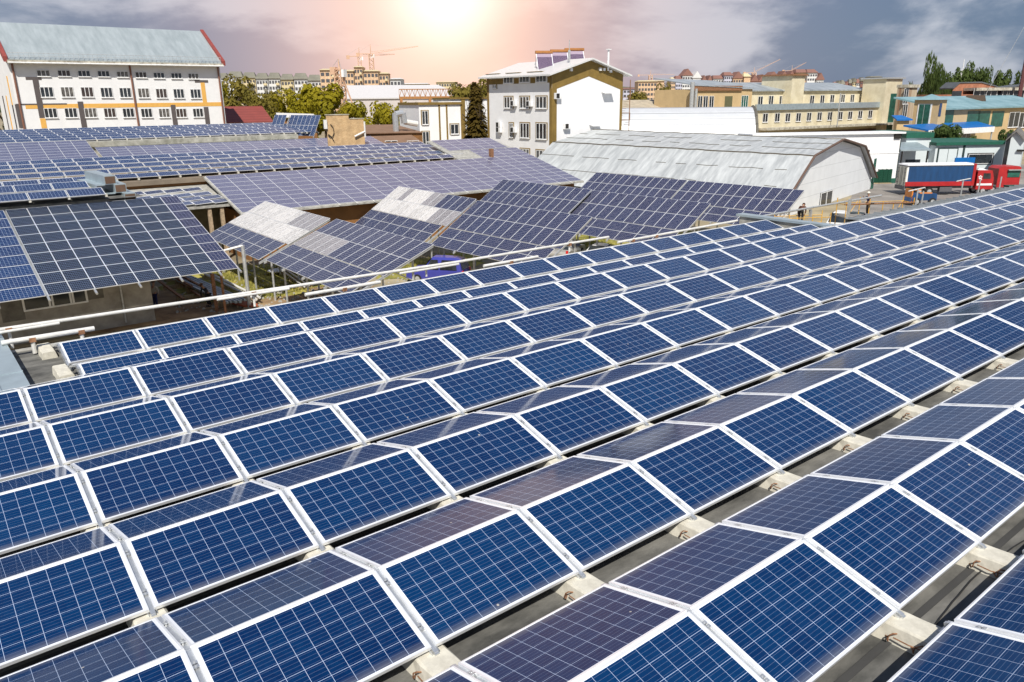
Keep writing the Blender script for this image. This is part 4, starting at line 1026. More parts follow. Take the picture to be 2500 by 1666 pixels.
# red brick works with a wavy roof
f3 = fb(2280, 250, 225, -30)
t = frthing('brick_works', 'red brick works with wavy dark roofs at the right edge', 'building', f3)
uE = f3.fv(2560, 230)[0]; z1 = at5(1700, 455, 0, f3)[1]; z2 = at5(2100, 440, 0, f3)[1]
m = MB(); m.box(0, uE, 0, 25, 0, z1 - 1.0); 
pr = []
ux = [(1700, 425), (1760, 372), (1960, 368), (2080, 400), (2150, 425), (2353, 395), (2600, 380)]
pts = [(lambda q: (q[0], q[1] - .5))(at5(a, b_, 4, f3)) for a, b_ in ux]
m.poly([(a, 3.9, z) for a, z in pts] + [(pts[-1][0], 3.9, 3), (pts[0][0], 3.9, 3)]); m.build('wall', M_brickred, t)
m = MB()
for a, c in zip(pts, pts[1:]): m.hexa([(a[0], 3.7, a[1]), (c[0], 3.7, c[1]), (c[0], 9, c[1]), (a[0], 9, a[1]), (a[0], 3.7, a[1] + .3), (c[0], 3.7, c[1] + .3), (c[0], 9, c[1] + .3), (a[0], 9, a[1] + .3)])
m.build('wavy_roof', mat('slate_dark', (.09, .10, .11), .6, 0, .2, .4), t)
a = at5(1905, 440, -.3, f3); m = MB(); m.box(a[0], uE, -.8, 3.8, a[1] - .5, a[1] + .2); m.build('cornice', M_eave, t)
for x in (1945, 2045, 2155, 2252, 2350): window(t, f3, px=C5(x, 495), w=3.6, h=3.0, bars=1)
window(t, f3, px=C5(1732, 500), w=2.6, h=2, bars=-1)
# low white building with green eaves
f4 = fb(2205, 400, 138, -34)
t = frthing('green_eaved_store', 'low white store with green eaves, big doors and sloping porch', 'building', f4)
a4 = lambda x, y, v=0: at5(x, y, v, f4)
zA = a4(1370, 892)[1]; u1 = a4(1500, 900)[0]; u2 = a4(1750, 950)[0]; u3 = a4(2155, 960)[0]; zB = a4(1900, 950)[1]
m = MB(); m.box(0, u1, 0, 10, 0, zA); m.box(u1, u3, -1.5, 10, 0, zB - .01); m.build('wall', mat('pale_blue_wall', (.60, .66, .68), .7, 0, .04, .5), t)
m = MB(); m.box(-.3, u1 + .2, -.35, 10, zA, zA + .8); m.box(u1 - .2, u3 + .3, -1.9, 10, zB, zB + .45); m.build('green_eaves', M_greend, t)
m = MB(); p0 = a4(1222, 990, -4); p1 = a4(1500, 1015, -4); m.hexa([(p0[0], -4, p0[1] - .4), (p1[0], -4, p0[1] - .4), (p1[0], 0, p0[1] + .5), (p0[0], 0, p0[1] + .5), (p0[0], -4, p0[1] - .2), (p1[0], -4, p0[1] - .2), (p1[0], 0, p0[1] + .7), (p0[0], 0, p0[1] + .7)]); m.build('porch_roof', M_cap, t)
for u in (p0[0] + .4, p1[0] - .4): m = MB(); m.tube((u, -3.8, 0), (u, -3.8, p0[1] - .35), .12); m.build('post', M_dark, t)
m = MB(); a = a4(1215, 1190); c = a4(1400, 1090); m.box(0.3, c[0], -.05, 0, 0, c[1]); m.build('gateway', M_glassw, t)
m = MB(); a = a4(1553, 1120, -1.5); c = a4(1737, 993, -1.5); m.box(a[0] - .2, c[0] + .2, -1.6, -1.5, 0, c[1] + .2, 0); m.box(a[0], c[0], -1.66, -1.6, 0, c[1], 1); m.box((a[0] + c[0]) / 2 - .03, (a[0] + c[0]) / 2 + .03, -1.68, -1.66, 0, c[1], 0); m.build('sliding_door', [MATS['dark_green_corner'], MATS['pale_blue_wall']], t)
m = MB(); m.box(u2 - .15, u2 + .15, -1.62, -1.5, 0, zB); m.build('corner_strip', MATS['dark_green_corner'], t)
u, z = a4(1948, 1085, -1.5); window(t, f4, uw=(u, z - 8.5), v=-1.5, w=4.0, h=1.5, bars=0, reveal=M_dark, sill=False)
u, z = a4(1797, 1103, -1.5); m = MB(); m.box(u - 1.6, u + 1.6, -1.9, -1.5, z - .8, z + .5); m.build('wall_box', MATS['bright_blue_sheet'], t)
# small gabled house at the right edge
f5 = fb(2449, 400, 130, -72)
t = frthing('gabled_garage', 'pale gabled garage with corrugated roof cut by the right edge', 'building', f5)
a5 = lambda x, y, v=0: at5(x, y, v, f5)
ap = a5(2285, 838); el = a5(2185, 925); w_ = (ap[0] - el[0]) * 2
m = MB(); m.prism([(el[0], 0), (el[0] + w_, 0), (el[0] + w_, el[1]), (ap[0], ap[1]), (el[0], el[1])], 0, 14); m.build('wall', MATS['pale_blue_wall'], t)
m = MB()
for a, c in ((el, ap), (ap, (el[0] + w_, el[1]))):
    m.hexa([(a[0], -.5, a[1] + .05), (c[0], -.5, c[1] + .05), (c[0], 14.4, c[1] + .05), (a[0], 14.4, a[1] + .05), (a[0], -.5, a[1] + .3), (c[0], -.5, c[1] + .3), (c[0], 14.4, c[1] + .3), (a[0], 14.4, a[1] + .3)])
m.build('roof', mat('old_corrugated', (.16, .15, .14), .8, 0, .3, 1.5), t)
u, z = a5(2195, 1000); m = MB(); m.box(u - .25, u + .25, -.05, 0, z - 2.2, z + 2.2); m.build('slit_window', M_glassw, t)
u, z = a5(2335, 1010); m = MB(); m.box(u - .6, u + 3, -.3, 0, z - .1, z + .15); m.build('ledge', M_dark, t)
# chimney-like mast and lattice tower
P = vp(2488, 240, 235)
t = thing('radio_mast', 'tall thin dark guyed mast at the right edge', 'mast', (P.x, P.y, GZ))
m = MB(); m.tube((0, 0, 0), (0, 0, 34), .55, 0, 6, r2=.3); m.build('mast_tube', mat('mast_red', (.12, .04, .04), .6), t)
for a in ((14, 4), (-12, 8), (0, -14)): m = MB(); m.tube((a[0], a[1], 0), (0, 0, 32), .05, 0, 4); m.build('guy_wire', M_steel, t)
P = vp(2346, 200, 420); tz = (vp(2346, 146, 420).z - GZ) / 43
t = thing('telecom_tower', 'white lattice telecom tower rising over the right-hand trees', 'tower', (P.x, P.y, GZ))
m = MB()
for a in ((-1, -1), (1, -1), (1, 1), (-1, 1)): m.tube((a[0] * 2, a[1] * 2, 0), (a[0] * .5, a[1] * .5, 36), .22, 0, 4)
for k in range(14):
    z0_, z1_ = k * 2.6, k * 2.6 + 2.6; s0, s1 = 2 - 1.5 * z0_ / 36, 2 - 1.5 * z1_ / 36
    m.tube((-s0, -s0, z0_), (s1, -s1, z1_), .12, 0, 4); m.tube((s0, -s0, z0_), (-s1, -s1, z1_), .12, 0, 4); m.tube((-s0, -s0, z0_), (-s1, s1, z1_), .12, 0, 4)
m.build('lattice', M_pvc, t).scale = (.6, .6, tz)
m = MB(); m.box(-1.6, 1.6, -1.6, 1.6, 31, 34); m.tube((0, 0, 36), (0, 0, 43), .25, 0, 5); m.build('antenna_drum', M_pvc, t).scale = (.6, .6, tz)

# ------------------------------------------------------------------ truck
M_red = mat('red_truck_paint', (.40, .02, .022), .38, 0, .18, 1.2); M_tarp = mat('blue_tarpaulin', (.008, .052, .15), .55, 0, .2, .8, bump=.3, stretch=(3, 1, .6))
M_tyre = mat('tyre_rubber', (.02, .02, .02), .85); M_chas = mat('chassis_grey', (.10, .10, .11), .6)
def wheel(parent, x, y, z, r, w=.28, name='wheel'):
    m = MB(); m.tube((0, -w / 2, 0), (0, w / 2, 0), r, 0, 20); o = m.build(name, [M_tyre], parent); o.location = (x, y, z)
    m = MB(); m.tube((0, -w / 2 - .012, 0), (0, w / 2 + .012, 0), r * .55, 0, 14); m.tube((0, -w / 2 - .03, 0), (0, -w / 2, 0), r * .22, 0, 8); m.build('rim', [M_steel], o); return o
Pt = gp(2206, 478, GZ)
t = thing('curtain_truck', 'red truck with blue curtain sides, white roof and pale rear doors', 'truck', Pt, R(-38.6))
LB_ = 8.9
m = MB(); m.box(0.06, LB_ - .1, .06, 2.5, 1.2, 3.95, 0); m.build('cargo_body', M_white, t)
m = MB(); 
n = 24
for i in range(n):
    x0_ = .25 + (LB_ - .6) * i / n; x1_ = .25 + (LB_ - .6) * (i + 1) / n; y0_ = .02 - .03 * abs(math.sin(i * 1.3)); y1_ = .02 - .03 * abs(math.sin((i + 1) * 1.3))
    m.quad((x0_, y0_, 1.75), (x1_, y1_, 1.75), (x1_, y1_, 3.72), (x0_, y0_, 3.72))
m.build('curtain', M_tarp, t)
m = MB(); m.box(0, LB_, -.03, .06, 1.2, 1.75); m.box(LB_ - .35, LB_, -.05, 2.55, 1.2, 3.98); m.build('side_board', M_red, t)
m = MB(); m.box(-.02, LB_ - .1, -.04, 2.56, 3.72, 3.84, 1); m.hexa([(-.03, -.03, 3.84), (LB_, -.03, 3.84), (LB_, 2.55, 3.84), (-.03, 2.55, 3.84), (.3, .5, 4.02), (LB_ - .2, .5, 4.02), (LB_ - .2, 2.1, 4.02), (.3, 2.1, 4.02)], 0); m.build('roof', [M_white, M_chas], t)
m = MB(); m.box(-.02, .06, .1, 1.26, 1.25, 3.68, 0); m.box(-.02, .06, 1.3, 2.46, 1.25, 3.68, 0)
for y in (.25, .5, 1.1, 1.45, 2.0, 2.3): m.tube((-.05, y, 1.3), (-.05, y, 3.6), .02, 1, 5)
for z in (1.6, 2.2, 2.9, 3.4): m.box(-.06, -.02, .15, .45, z - .03, z + .03, 1); m.box(-.06, -.02, 2.1, 2.4, z - .03, z + .03, 1)
m.build('rear_door', [mat('rear_door_cream', (.62, .60, .50), .6, 0, .12, 2), M_chas], t)
m = MB(); m.box(0, LB_ + .2, .5, 2.0, .85, 1.2); m.box(-.1, 0, 0, 2.55, .7, 1.2); m.box(4.6, 6.2, .05, .6, .45, 1.05); m.build('chassis', M_chas, t)
for x in (2.0, 3.3): 
    for y in (.2, 2.3): wheel(t, x, y, .5, .5)
wheel(t, 9.5, .2, .5, .5); wheel(t, 9.5, 2.3, .5, .5)
m = MB()
m.prism([(8.50, .7), (8.50, 3.0), (8.85, 3.15), (10.35, 3.1), (10.65, 2.2), (10.75, .7)], .05, 2.45); cabm = m.build('cab', M_red, t)
m = MB(); m.hexa([(9.25, .02, 2.05), (10.25, .02, 2.05), (10.15, .02, 2.75), (9.25, .02, 2.75), (9.25, .05, 2.05), (10.25, .05, 2.05), (10.15, .05, 2.75), (9.25, .05, 2.75)]); m.build('side_window', M_glassw, t)
m = MB(); m.hexa([(10.72, .2, 1.9), (10.72, 2.3, 1.9), (10.42, 2.3, 2.95), (10.42, .2, 2.95), (10.76, .2, 1.9), (10.76, 2.3, 1.9), (10.46, 2.3, 2.95), (10.46, .2, 2.95)]); m.build('windscreen', M_glassw, t)
m = MB(); m.box(8.55, 10.50, 0.0, .05, 1.2, 1.45); m.build('white_stripe', M_pvc, t)
m = MB()
for k in range(5):
    a = R(90 + k * 72); cx_, cz_ = 8.90 + .17 * math.cos(a), 2.25 + .17 * math.sin(a)
    m.tube((cx_, .035, cz_), (cx_, .05, cz_), .085, 0, 8)
m.box(8.87, 8.93, .035, .05, 1.75, 2.2); m.tube((9.10, .035, 1.95), (9.10, .05, 1.95), .07, 0, 6); m.build('flower_emblem', M_pvc, t)
m = MB()
for i in range(5):
    a = i / 4; m.hexa([(8.60 + a * .2, .3, 3.15 + a * .0), (10.00 - a * .5, .35 + a * .1, 3.12), (10.00 - a * .5, 2.2 - a * .1, 3.12), (8.60 + a * .2, 2.25, 3.15), (8.62 + a * .2, .4 + a * .1, 3.2 + .17 * a), (9.80 - a * .55, .5 + a * .1, 3.16 + .15 * a), (9.80 - a * .55, 2.0 - a * .1, 3.16 + .15 * a), (8.62 + a * .2, 2.1 - a * .1, 3.2 + .17 * a)])
m.build('wind_deflector', M_white, t)
for ch in t.children:
    if ch.name.split('.')[0] in ('cab', 'windscreen', 'white_stripe', 'flower_emblem', 'wind_deflector') or (ch.name.startswith('side_window') and ch.parent == t): ch.location.x += .75
    if ch.name.startswith('wheel') and ch.location.x > 8: ch.location.x += .75
P2 = gp(2440, 476, GZ); d2 = (P2 - CAM).normalized()
P2 = vp(2446, 440, 121); P2.z = GZ
t = thing('red_lorry_cab', 'second red lorry cab with green-tinted windscreen behind the first', 'truck', P2, R(-38.6 + 0))
m = MB(); m.prism([(-.6, .8), (-.6, 3.2), (-.2, 3.5), (2.0, 3.5), (2.3, 3.3), (2.35, .6)], 0, 2.4); m.build('cab', M_red, t)
m = MB(); m.box(.6, 2.2, -.06, .0, 2.1, 2.95); m.build('windscreen', MATS['green_glass'], t)
m = MB(); m.box(.5, 2.4, -.35, .0, 2.98, 3.1); m.build('sun_visor', mat('visor_grey', (.3, .35, .34), .3), t)
m = MB(); m.box(-.6, 2.35, -.05, 2.4, .45, .8); m.build('bumper', M_chas, t)
m = MB(); m.box(-1.5, -.6, .1, 2.3, .8, 1.1); m.build('chassis', M_chas, t)
for x in (-1.0, 1.3): wheel(t, x, .15, .5, .5)
# stacked green crates and bins
def crates(name, label, P, yaw, nx, nz, s=(.62, 1.0, .32)):
    for i in range(nx):
        for k in range(nz if i else nz - 1): 
            me = PM.get('crate')
            if not me:
                m = MB(); a, b_, c = s; w = .035
                m.box(0, a, 0, b_, 0, .03); m.box(0, a, 0, w, .03, c); m.box(0, a, b_ - w, b_, .03, c); m.box(0, w, w, b_ - w, .03, c); m.box(a - w, a, w, b_ - w, .03, c)
                for z in (.1, .2): m.box(-.012, a + .012, -.012, 0, z, z + .03)
                me = PM['crate'] = m.mesh('plastic_crate', mat('green_plastic', (.004, .055, .03), .45, 0, .2, 3))
            q = Vector((i * .66, 0, .13 + k * .325)); q.rotate(Matrix.Rotation(R(yaw), 3, 'Z')); o = obj('plastic_crate', me, None, P + q, (0, 0, R(yaw)))
            tag(o, 'dark green crate, number %d up in the %s stack before the white hall' % (k + 1, ['first', 'second', 'third', 'fourth', 'fifth', 'sixth'][i]), 'crate', 'green crates stacked on a pallet')
Pp = gp(2132, 449, GZ)
crates('c', '', Pp, -38, 4, 6)
m = MB()
for i in range(5): m.box(i * .56 - .1, i * .56 + .3, -.05, 1.1, .10, .125)
for y in (0, .5, 1.0): m.box(-.1, 2.7, y - .05, y + .05, 0, .10)
o = m.build('pallet', mat('pallet_wood', (.40, .30, .18), .85, 0, .3, 6)); o.location = Pp; o.rotation_euler = (0, 0, R(-38)); tag(o, 'wooden pallet under the green crates', 'pallet')
for i, (x, y, r) in enumerate(((2448, 425, 122), (2480, 438, 112))):
    P = vp(x, y, r); m = MB(); m.box(-1, 1, -.5, .5, 0, 1.9); m.box(-1.05, 1.05, -.55, .55, 1.9, 2.0); o = m.build('waste_container', MATS['green_plastic']); o.location = (P.x, P.y, GZ); o.rotation_euler = (0, 0, R(-38)); tag(o, ['dark green container behind the second red cab', 'dark green container right of the second red cab'][i], 'container', 'dark green containers')

# ------------------------------------------------------------------ small vehicles
def car(name, label, P, yaw, L=4.3, W=1.75, H=1.45, color=None, kind='sedan', group=None):
    t = thing(name, label, 'van' if kind == 'van' else 'car', P, R(yaw), group); m = MB(); h = .78
    if kind == 'van': low = [(0, .28), (0, 1.0), (.12, 1.05), (.28, H - .1), (.7, H), (L - 1.9, H), (L - 1.25, 1.08), (L - .25, .92), (L, .7), (L, .28)]
    else: low = [(0, .28), (0, .72), (.15, .88), (.7, .92), (1.25, H - .05), (1.6, H), (2.5, H - .02), (3.2, .95), (L - .2, .80), (L, .6), (L, .28)]
    n = 6; prev = None; ys = [0, .05, .18, .5, .82, .95, 1.0]
    secs = []
    for f_ in ys:
        y = (f_ - .5) * W; e = min(f_, 1 - f_); k = 1 - .10 * max(0, (.18 - e) / .18); s = []
        for x, z in low:
            tuck = .16 * W * max(0, (z - .95)) / max(.01, (H - .95)); s.append((x if z < 1 else x, y * (1 - 2 * tuck / W * .9) if z > .95 else y, .28 + (z - .28) * (k if z > .95 else 1)))
        secs.append(s)
    for a, c in zip(secs, secs[1:]):
        for i in range(len(low)): j = (i + 1) % len(low); m.quad(a[i], a[j], c[j], c[i])
    m.poly(secs[0]); m.poly(secs[-1][::-1]); m.build('body', color, t, smooth=False)
    z0_, z1_ = (1.05, H - .14) if kind == 'van' else (.93, H - .09)
    for sgn in (-1, 1):
        y0_ = sgn * (W / 2 - .10 + (.105 if 0 else 0)); y1_ = sgn * (W / 2 - .235)
        xs = [(.45, L * .40), (L * .42, L - 1.75)] if kind == 'van' else [(1.2, 2.05), (2.12, 2.9)]
        for xa, xb in xs:
            q = [(xa, sgn * (W / 2 + .006), z0_), (xb + (.25 if xb > L * .55 else 0), sgn * (W / 2 + .006), z0_), (xb - .1, y1_ * 1.03, z1_), (xa + .12, y1_ * 1.03, z1_)]
            mm = MB(); mm.quad(*(q if sgn < 0 else q[::-1])); mm.build('side_window', M_glassw, t)
    if kind == 'van':
        mm = MB(); mm.hexa([(-.01, -W * .40, 1.08), (-.01, W * .40, 1.08), (.2, W * .34, H - .2), (.2, -W * .34, H - .2), (.05, -W * .40, 1.05), (.05, W * .40, 1.05), (.3, W * .34, H - .2), (.3, -W * .34, H - .2)]); mm.build('rear_window', M_glassw, t)
        fw = [(L - 1.86, H - .06), (L - 1.28, 1.10)]
    else:
        mm = MB(); mm.quad((.72, -W * .38, .95), (.72, W * .38, .95), (1.24, W * .33, H - .07), (1.24, -W * .33, H - .07)); mm.build('rear_window', M_glassw, t)
        fw = [(2.55, H - .04), (3.22, .97)]
    mm = MB(); mm.quad((fw[0][0] + .03, -W * .33, fw[0][1]), (fw[0][0] + .03, W * .33, fw[0][1]), (fw[1][0] + .03, W * .40, fw[1][1]), (fw[1][0] + .03, -W * .40, fw[1][1])); mm.build('windscreen', M_glassw, t)
    for sgn in (-1, 1):
        mm = MB(); mm.box(-.03, .08, sgn * (W / 2 - .02), sgn * (W / 2 - .20), .7, 1.0); mm.build('tail_light', mat('tail_light_red', (.6, .02, .02), .3), t)
        mm = MB(); mm.box(L - .1, L + .02, sgn * (W / 2 - .1), sgn * (W / 2 - .45), .6, .78); mm.build('headlight', M_pvc, t)
    for x in (.75, L - .85):
        for y in (-W / 2 + .08, W / 2 - .08): wheel(t, x, y, .32, .32, .2)
    mm = MB(); mm.box(-.06, .1, -W / 2 + .1, W / 2 - .1, .3, .55); mm.box(L - .1, L + .05, -W / 2 + .1, W / 2 - .1, .3, .52); mm.build('bumper', M_chas, t)
    return t
M_bluev = mat('violet_blue_paint', (.05, .055, .30), .3, 0, .05); M_wcar = mat('white_car_paint', (.75, .75, .74), .3, 0, .03); M_scar = mat('silver_car_paint', (.48, .46, .42), .3, .3, .05)
car('van', 'violet-blue van parked in the yard behind the pipe rail', gp(1140, 690, GZ), 127, 4.3, 1.78, 1.85, M_bluev, 'van')
car('car', 'white car seen nose-on right of the blue van', gp(1478, 628, GZ), -150, 4.3, 1.75, 1.45, M_wcar, 'sedan', 'cars parked in the yard')
car('car', 'beige car parked behind the white one with a red light', gp(1362, 642, GZ), 28, 4.4, 1.75, 1.45, M_scar, 'sedan', 'cars parked in the yard')
car('van', 'small white van behind the stepped parapet and scaffolds', gp(2052, 560, GZ), 200, 4.4, 1.8, 1.95, M_wcar, 'van')
car('car', 'dark green car beside the small white van', gp(2105, 548, GZ), 185, 4.3, 1.75, 1.45, mat('dark_green_car', (.02, .035, .03), .3), 'sedan')
car('car', 'pale car mostly hidden in the shade below the plastered wall', vp(60, 838, 33.5) * 1 - Vector((0, 0, vp(60, 838, 33.5).z - GZ)), 6, 4.4, 1.8, 1.6, M_scar, 'van')
car('car', 'silver car with open tailgate under the workshop wall', vp(205, 805, 36) * 1 - Vector((0, 0, vp(205, 805, 36).z - GZ)), 30, 4.3, 1.8, 1.9, M_scar, 'van')
# blue and orange loader by the truck
P = gp(2212, 503, GZ)
t = thing('small_loader', 'small blue and orange loader in front of the truck wheels', 'loader', P, R(-36))
m = MB(); m.box(.9, 3.6, 0, 1.5, .6, 1.35); m.hexa([(.3, 0, .5), (.9, 0, .5), (.9, 1.5, .5), (.3, 1.5, .5), (.7, 0, 1.4), (.9, 0, 1.4), (.9, 1.5, 1.4), (.7, 1.5, 1.4)]); m.build('body', M_tarp, t)
m = MB(); m.box(.5, .65, 0, 1.5, .3, 1.9); m.box(1.7, 3.2, .4, .9, 1.35, 1.45); m.box(.6, 1.6, 0, .12, 1.78, 1.9); m.build('orange_frame', mat('orange_paint', (.65, .22, .03), .5, 0, .15, 3), t)
for x in (1.2, 3.1): wheel(t, x, .05, .45, .45)

# T-shaped pipe supports along the far right roof edge
for i, (x0_, y0_, x1_, y1_, pb) in enumerate(((2219, 467, 2258, 458.5, (2235, 500)), (2336, 443, 2369, 436.5, (2345, 477)))):
    y = 14.6; f = Fr(0, y, 0); a = f.fv(x0_, y0_); c = f.fv(x1_, y1_); pbz = f.fv(*pb)
    t = thing('pipe_support', 'T-shaped pipe stand %s' % ('left of the truck wheels' if i == 0 else 'before the blue truck curtain'), 'pipe support', (a[0], y, a[1]), 0, 'pipe stands along the far right roof edge')
    m = MB(); m.tube((0, 0, 0), (c[0] - a[0], 0, c[1] - a[1]), .035, 0, 8); m.build('cross_pipe', M_pipe, t)
    m = MB(); k = pbz[0] - a[0]; m.tube((k, 0, -2.2), (k + .05, 0, 0), .045, 0, 8); m.build('post', M_steel, t)
for i, (x, yt, yb) in enumerate(((2253, 467, 496), (2392, 440, 470), (2444, 432, 458))):
    f = Fr(0, 14.6, 0); a = f.fv(x, yt); m = MB(); m.tube((0, 0, -2.2), (.1, 0, 0), .045, 0, 8); o = m.build('steel_post', M_steel); o.location = (a[0], 14.6, a[1]); tag(o, ['bare post just right of the left T-shaped stand', 'bare post in front of the flower emblem on the red cab', 'bare post in front of the red cab windscreen'][i], 'post', 'bare posts along the far right roof edge')

# ------------------------------------------------------------------ scaffold, platform and pipe by the worker
M_yel = mat('yellow_paint', (.62, .36, .07), .6, 0, .2, 5)
Pw = vp(2117, 525, 66)           # where the worker stands
zp = Pw.z
t = thing('scaffold', 'yellow tubular scaffold around the standing worker', 'scaffold', (Pw.x, Pw.y, GZ), R(-30))
h = zp - GZ
m = MB()
for x in (-2.2, -.3, 1.7, 3.4):
    for y in (-.6, .7): m.tube((x, y, 0), (x, y, h + (1.3 if x != 1.7 else .9)), .04, 0, 6)
for z in (1.0, 2.2, h + .9):
    for y in (-.6, .7): m.tube((-2.2, y, z), (3.4, y, z), .03, 0, 5)
    for x in (-2.2, 3.4): m.tube((x, -.6, z), (x, .7, z), .03, 0, 5)
for x in (-2.2, 1.7): m.tube((x, -.6, h - .3), (x + 1.7, .7, h + 1.0), .025, 0, 5); m.tube((x, -.6, .5), (x + 1.9, -.6, h), .025, 0, 5)
m.build('frame', M_yel, t)
m = MB(); m.box(-2.3, 3.5, -.7, .8, h - .1, h - .02); m.build('platform', mat('grey_planks', (.26, .25, .23), .9, 0, .3, 3, stretch=(.3, 3, 1)), t)
m = MB(); m.tube((-2.4, -.65, h + .95), (3.6, -.65, h + .95), .05, 0, 8); m.build('hand_rail', M_rust, t)
P = vp(1953, 548, 56)
t2 = thing('scaffold', 'lower yellow and grey scaffold around the crouching worker', 'scaffold', (P.x, P.y, GZ), R(-30))
m = MB(); hh = P.z - GZ
for x in (-1.6, -.5, .6, 1.9):
    for y in (-.5, .6): m.tube((x, y, 0), (x, y, hh + (.8 if x > 1 else .6)), .035, 0, 6)
for z in (hh, hh + .5): m.tube((-1.6, -.5, z), (1.9, -.5, z), .03, 0, 5); m.tube((-1.6, .6, z), (1.9, .6, z), .03, 0, 5)
m.build('frame', M_yel, t2)
m = MB(); m.box(-1.7, 2.0, -.6, .7, hh - .12, hh - .04); m.build('platform', MATS['grey_planks'], t2)
a = vp(1862, 528, 52); c = vp(2152, 477.5, 65.5)
m = MB(); m.tube((0, 0, 0), c - a, .07, 0, 10); o = m.build('steel_pipe', M_steel); o.location = a; tag(o, 'long grey steel pipe resting on the scaffolds and held by the worker', 'pipe')
P = vp(2070, 530, 60); zt = vp(2072, 487, 60).z
m = MB(); m.box(-.09, .09, -.09, .09, 0, zt - GZ); o = m.build('steel_column', M_steel); o.location = (P.x, P.y, GZ); tag(o, 'square galvanised column between the two workers', 'column')
P = vp(1976, 545, 57); m = MB(); m.box(-.08, .08, -.08, .08, 0, vp(1976, 512, 57).z - GZ); o = m.build('steel_column', M_steel); o.location = (P.x, P.y, GZ); tag(o, 'short grey column right of the crouching worker', 'column')

# ------------------------------------------------------------------ people
M_skin = mat('skin', (.42, .24, .16), .6, 0, .05)
def skin_body(name, J, E, m, parent=None, root=0):
    me = bpy.data.meshes.new(name); me.from_pydata([j[:3] for j in J], E, []); me.materials.append(m)
    o = obj(name, me, parent); sk = o.modifiers.new('skin', 'SKIN'); sk.use_smooth_shade = True
    for i, j in enumerate(J):
        r = j[3]; me.skin_vertices[0].data[i].radius = (r, r if len(j) < 5 else j[4])
    me.skin_vertices[0].data[root].use_root = True
    s = o.modifiers.new('sub', 'SUBSURF'); s.levels = 1; s.render_levels = 1
    return o
def person(label, P, yaw, shirt, trousers, hat=None, bend=0.0, arm=(.25, .1), arm2=None, crouch=0.0, hair=None):
    """P feet position; +x is forward. bend leans the trunk forward, arm = (forward, up) of the hands"""
    t = thing('person', label, 'person', P, R(yaw), 'workers on the site')
    hz = .92 - crouch * .38; kx = crouch * .34
    cb_, sb = math.cos(bend), math.sin(bend)
    def tr(x, y, z): return (x * cb_ + z * sb, y, hz + z * cb_ - x * sb)
    ar2 = arm2 or arm
    sh = .50
    def arm_pts(s, a):
        el = (a[0] * .55 + .02, s * .25, sh - .27 + max(0, a[1]) * .35); ha = (a[0], s * .20, sh - .34 + a[1] * .8)
        return tr(0.0, s * .185, sh - .02), tr(*el), tr(*ha)
    aL, aR = arm_pts(1, arm), arm_pts(-1, ar2)
    body = [(*tr(0, 0, 0), .13, .10), (*tr(0, 0, .18), .12, .095), (*tr(0, 0, .38), .145, .10), (*tr(0, 0, .53), .06, .055), (*tr(.01, 0, .60), .052, .05), (*tr(.02, 0, .68), .082, .09), (*tr(.02, 0, .79), .062, .07),
            (*aL[0], .055), (*aL[1], .042), (*aL[2], .028), (*aR[0], .055), (*aR[1], .042), (*aR[2], .028)]
    E = [(0, 1), (1, 2), (2, 3), (3, 4), (4, 5), (5, 6), (2, 7), (7, 8), (8, 9), (2, 10), (10, 11), (11, 12)]
    n = len(body)
    for s in (1, -1):
        b0 = len(body); body += [(kx * .5 * 0 , s * .09, hz - .05, .085), (kx + .02, s * .10, hz * .52, .06), (-.03, s * .10, .10, .042), (.12, s * .11, .04, .04)]
        E += [(0, b0), (b0, b0 + 1), (b0 + 1, b0 + 2), (b0 + 2, b0 + 3)]
    for hi, a, s in ((9, aL, 1), (12, aR, -1)):      # palm and five bent fingers
        h0 = Vector(a[2]); dr = (h0 - Vector(a[1])).normalized(); side = Vector((0, 1, 0)); up = dr.cross(side).normalized()
        pi = len(body); pm = h0 + dr * .055; body.append((*pm, .026, .016)); E.append((hi, pi))
        for k, (o_, l_) in enumerate(((-.030, .062), (-.010, .075), (.010, .078), (.028, .068))):
            b0 = len(body); q = pm + dr * .03 + side * o_; body += [(*q, .010), (*(q + dr * l_ * .5 + up * .008), .009), (*(q + dr * l_ * .75 + up * .035), .008)]; E += [(pi, b0), (b0, b0 + 1), (b0 + 1, b0 + 2)]
        b0 = len(body); q = pm + side * (-.035 * s); body += [(*(q + dr * .0), .011), (*(q + dr * .03 - side * .02 * s + up * .02), .009)]; E += [(pi, b0), (b0, b0 + 1)]
    skin_body('body', body, E, M_skin, t)
    sv = [(*tr(0, 0, -.04), .145, .115), (*tr(0, 0, .18), .135, .11), (*tr(0, 0, .38), .16, .115), (*tr(0, 0, .505), .075, .07),
          (*aL[0], .07), (*aL[1], .055), (*[x * .85 + y * .15 for x, y in zip(aL[2], aL[1])], .042), (*aR[0], .07), (*aR[1], .055), (*[x * .85 + y * .15 for x, y in zip(aR[2], aR[1])], .042)]
    skin_body('jacket', sv, [(0, 1), (1, 2), (2, 3), (2, 4), (4, 5), (5, 6), (2, 7), (7, 8), (8, 9)], shirt, t)
    tv = [(0, 0, hz + .0, .145, .115)]; te = []
    for s in (1, -1):
        b0 = len(tv); tv += [(0, s * .09, hz - .06, .10), (kx + .02, s * .10, hz * .52, .078), (-.03, s * .10, .09, .065)]; te += [(0, b0), (b0, b0 + 1), (b0 + 1, b0 + 2)]
    skin_body('trousers', tv, te, trousers, t)
    for s in (1, -1):
        m = MB(); m.hexa([(-.10, s * .10 - .05, 0), (.18, s * .10 - .05, 0), (.18, s * .10 + .05, 0), (-.10, s * .10 + .05, 0), (-.09, s * .1 - .045, .11), (.13, s * .1 - .04, .06), (.13, s * .1 + .04, .06), (-.09, s * .1 + .045, .11)]); m.build('shoe', M_tyre, t)
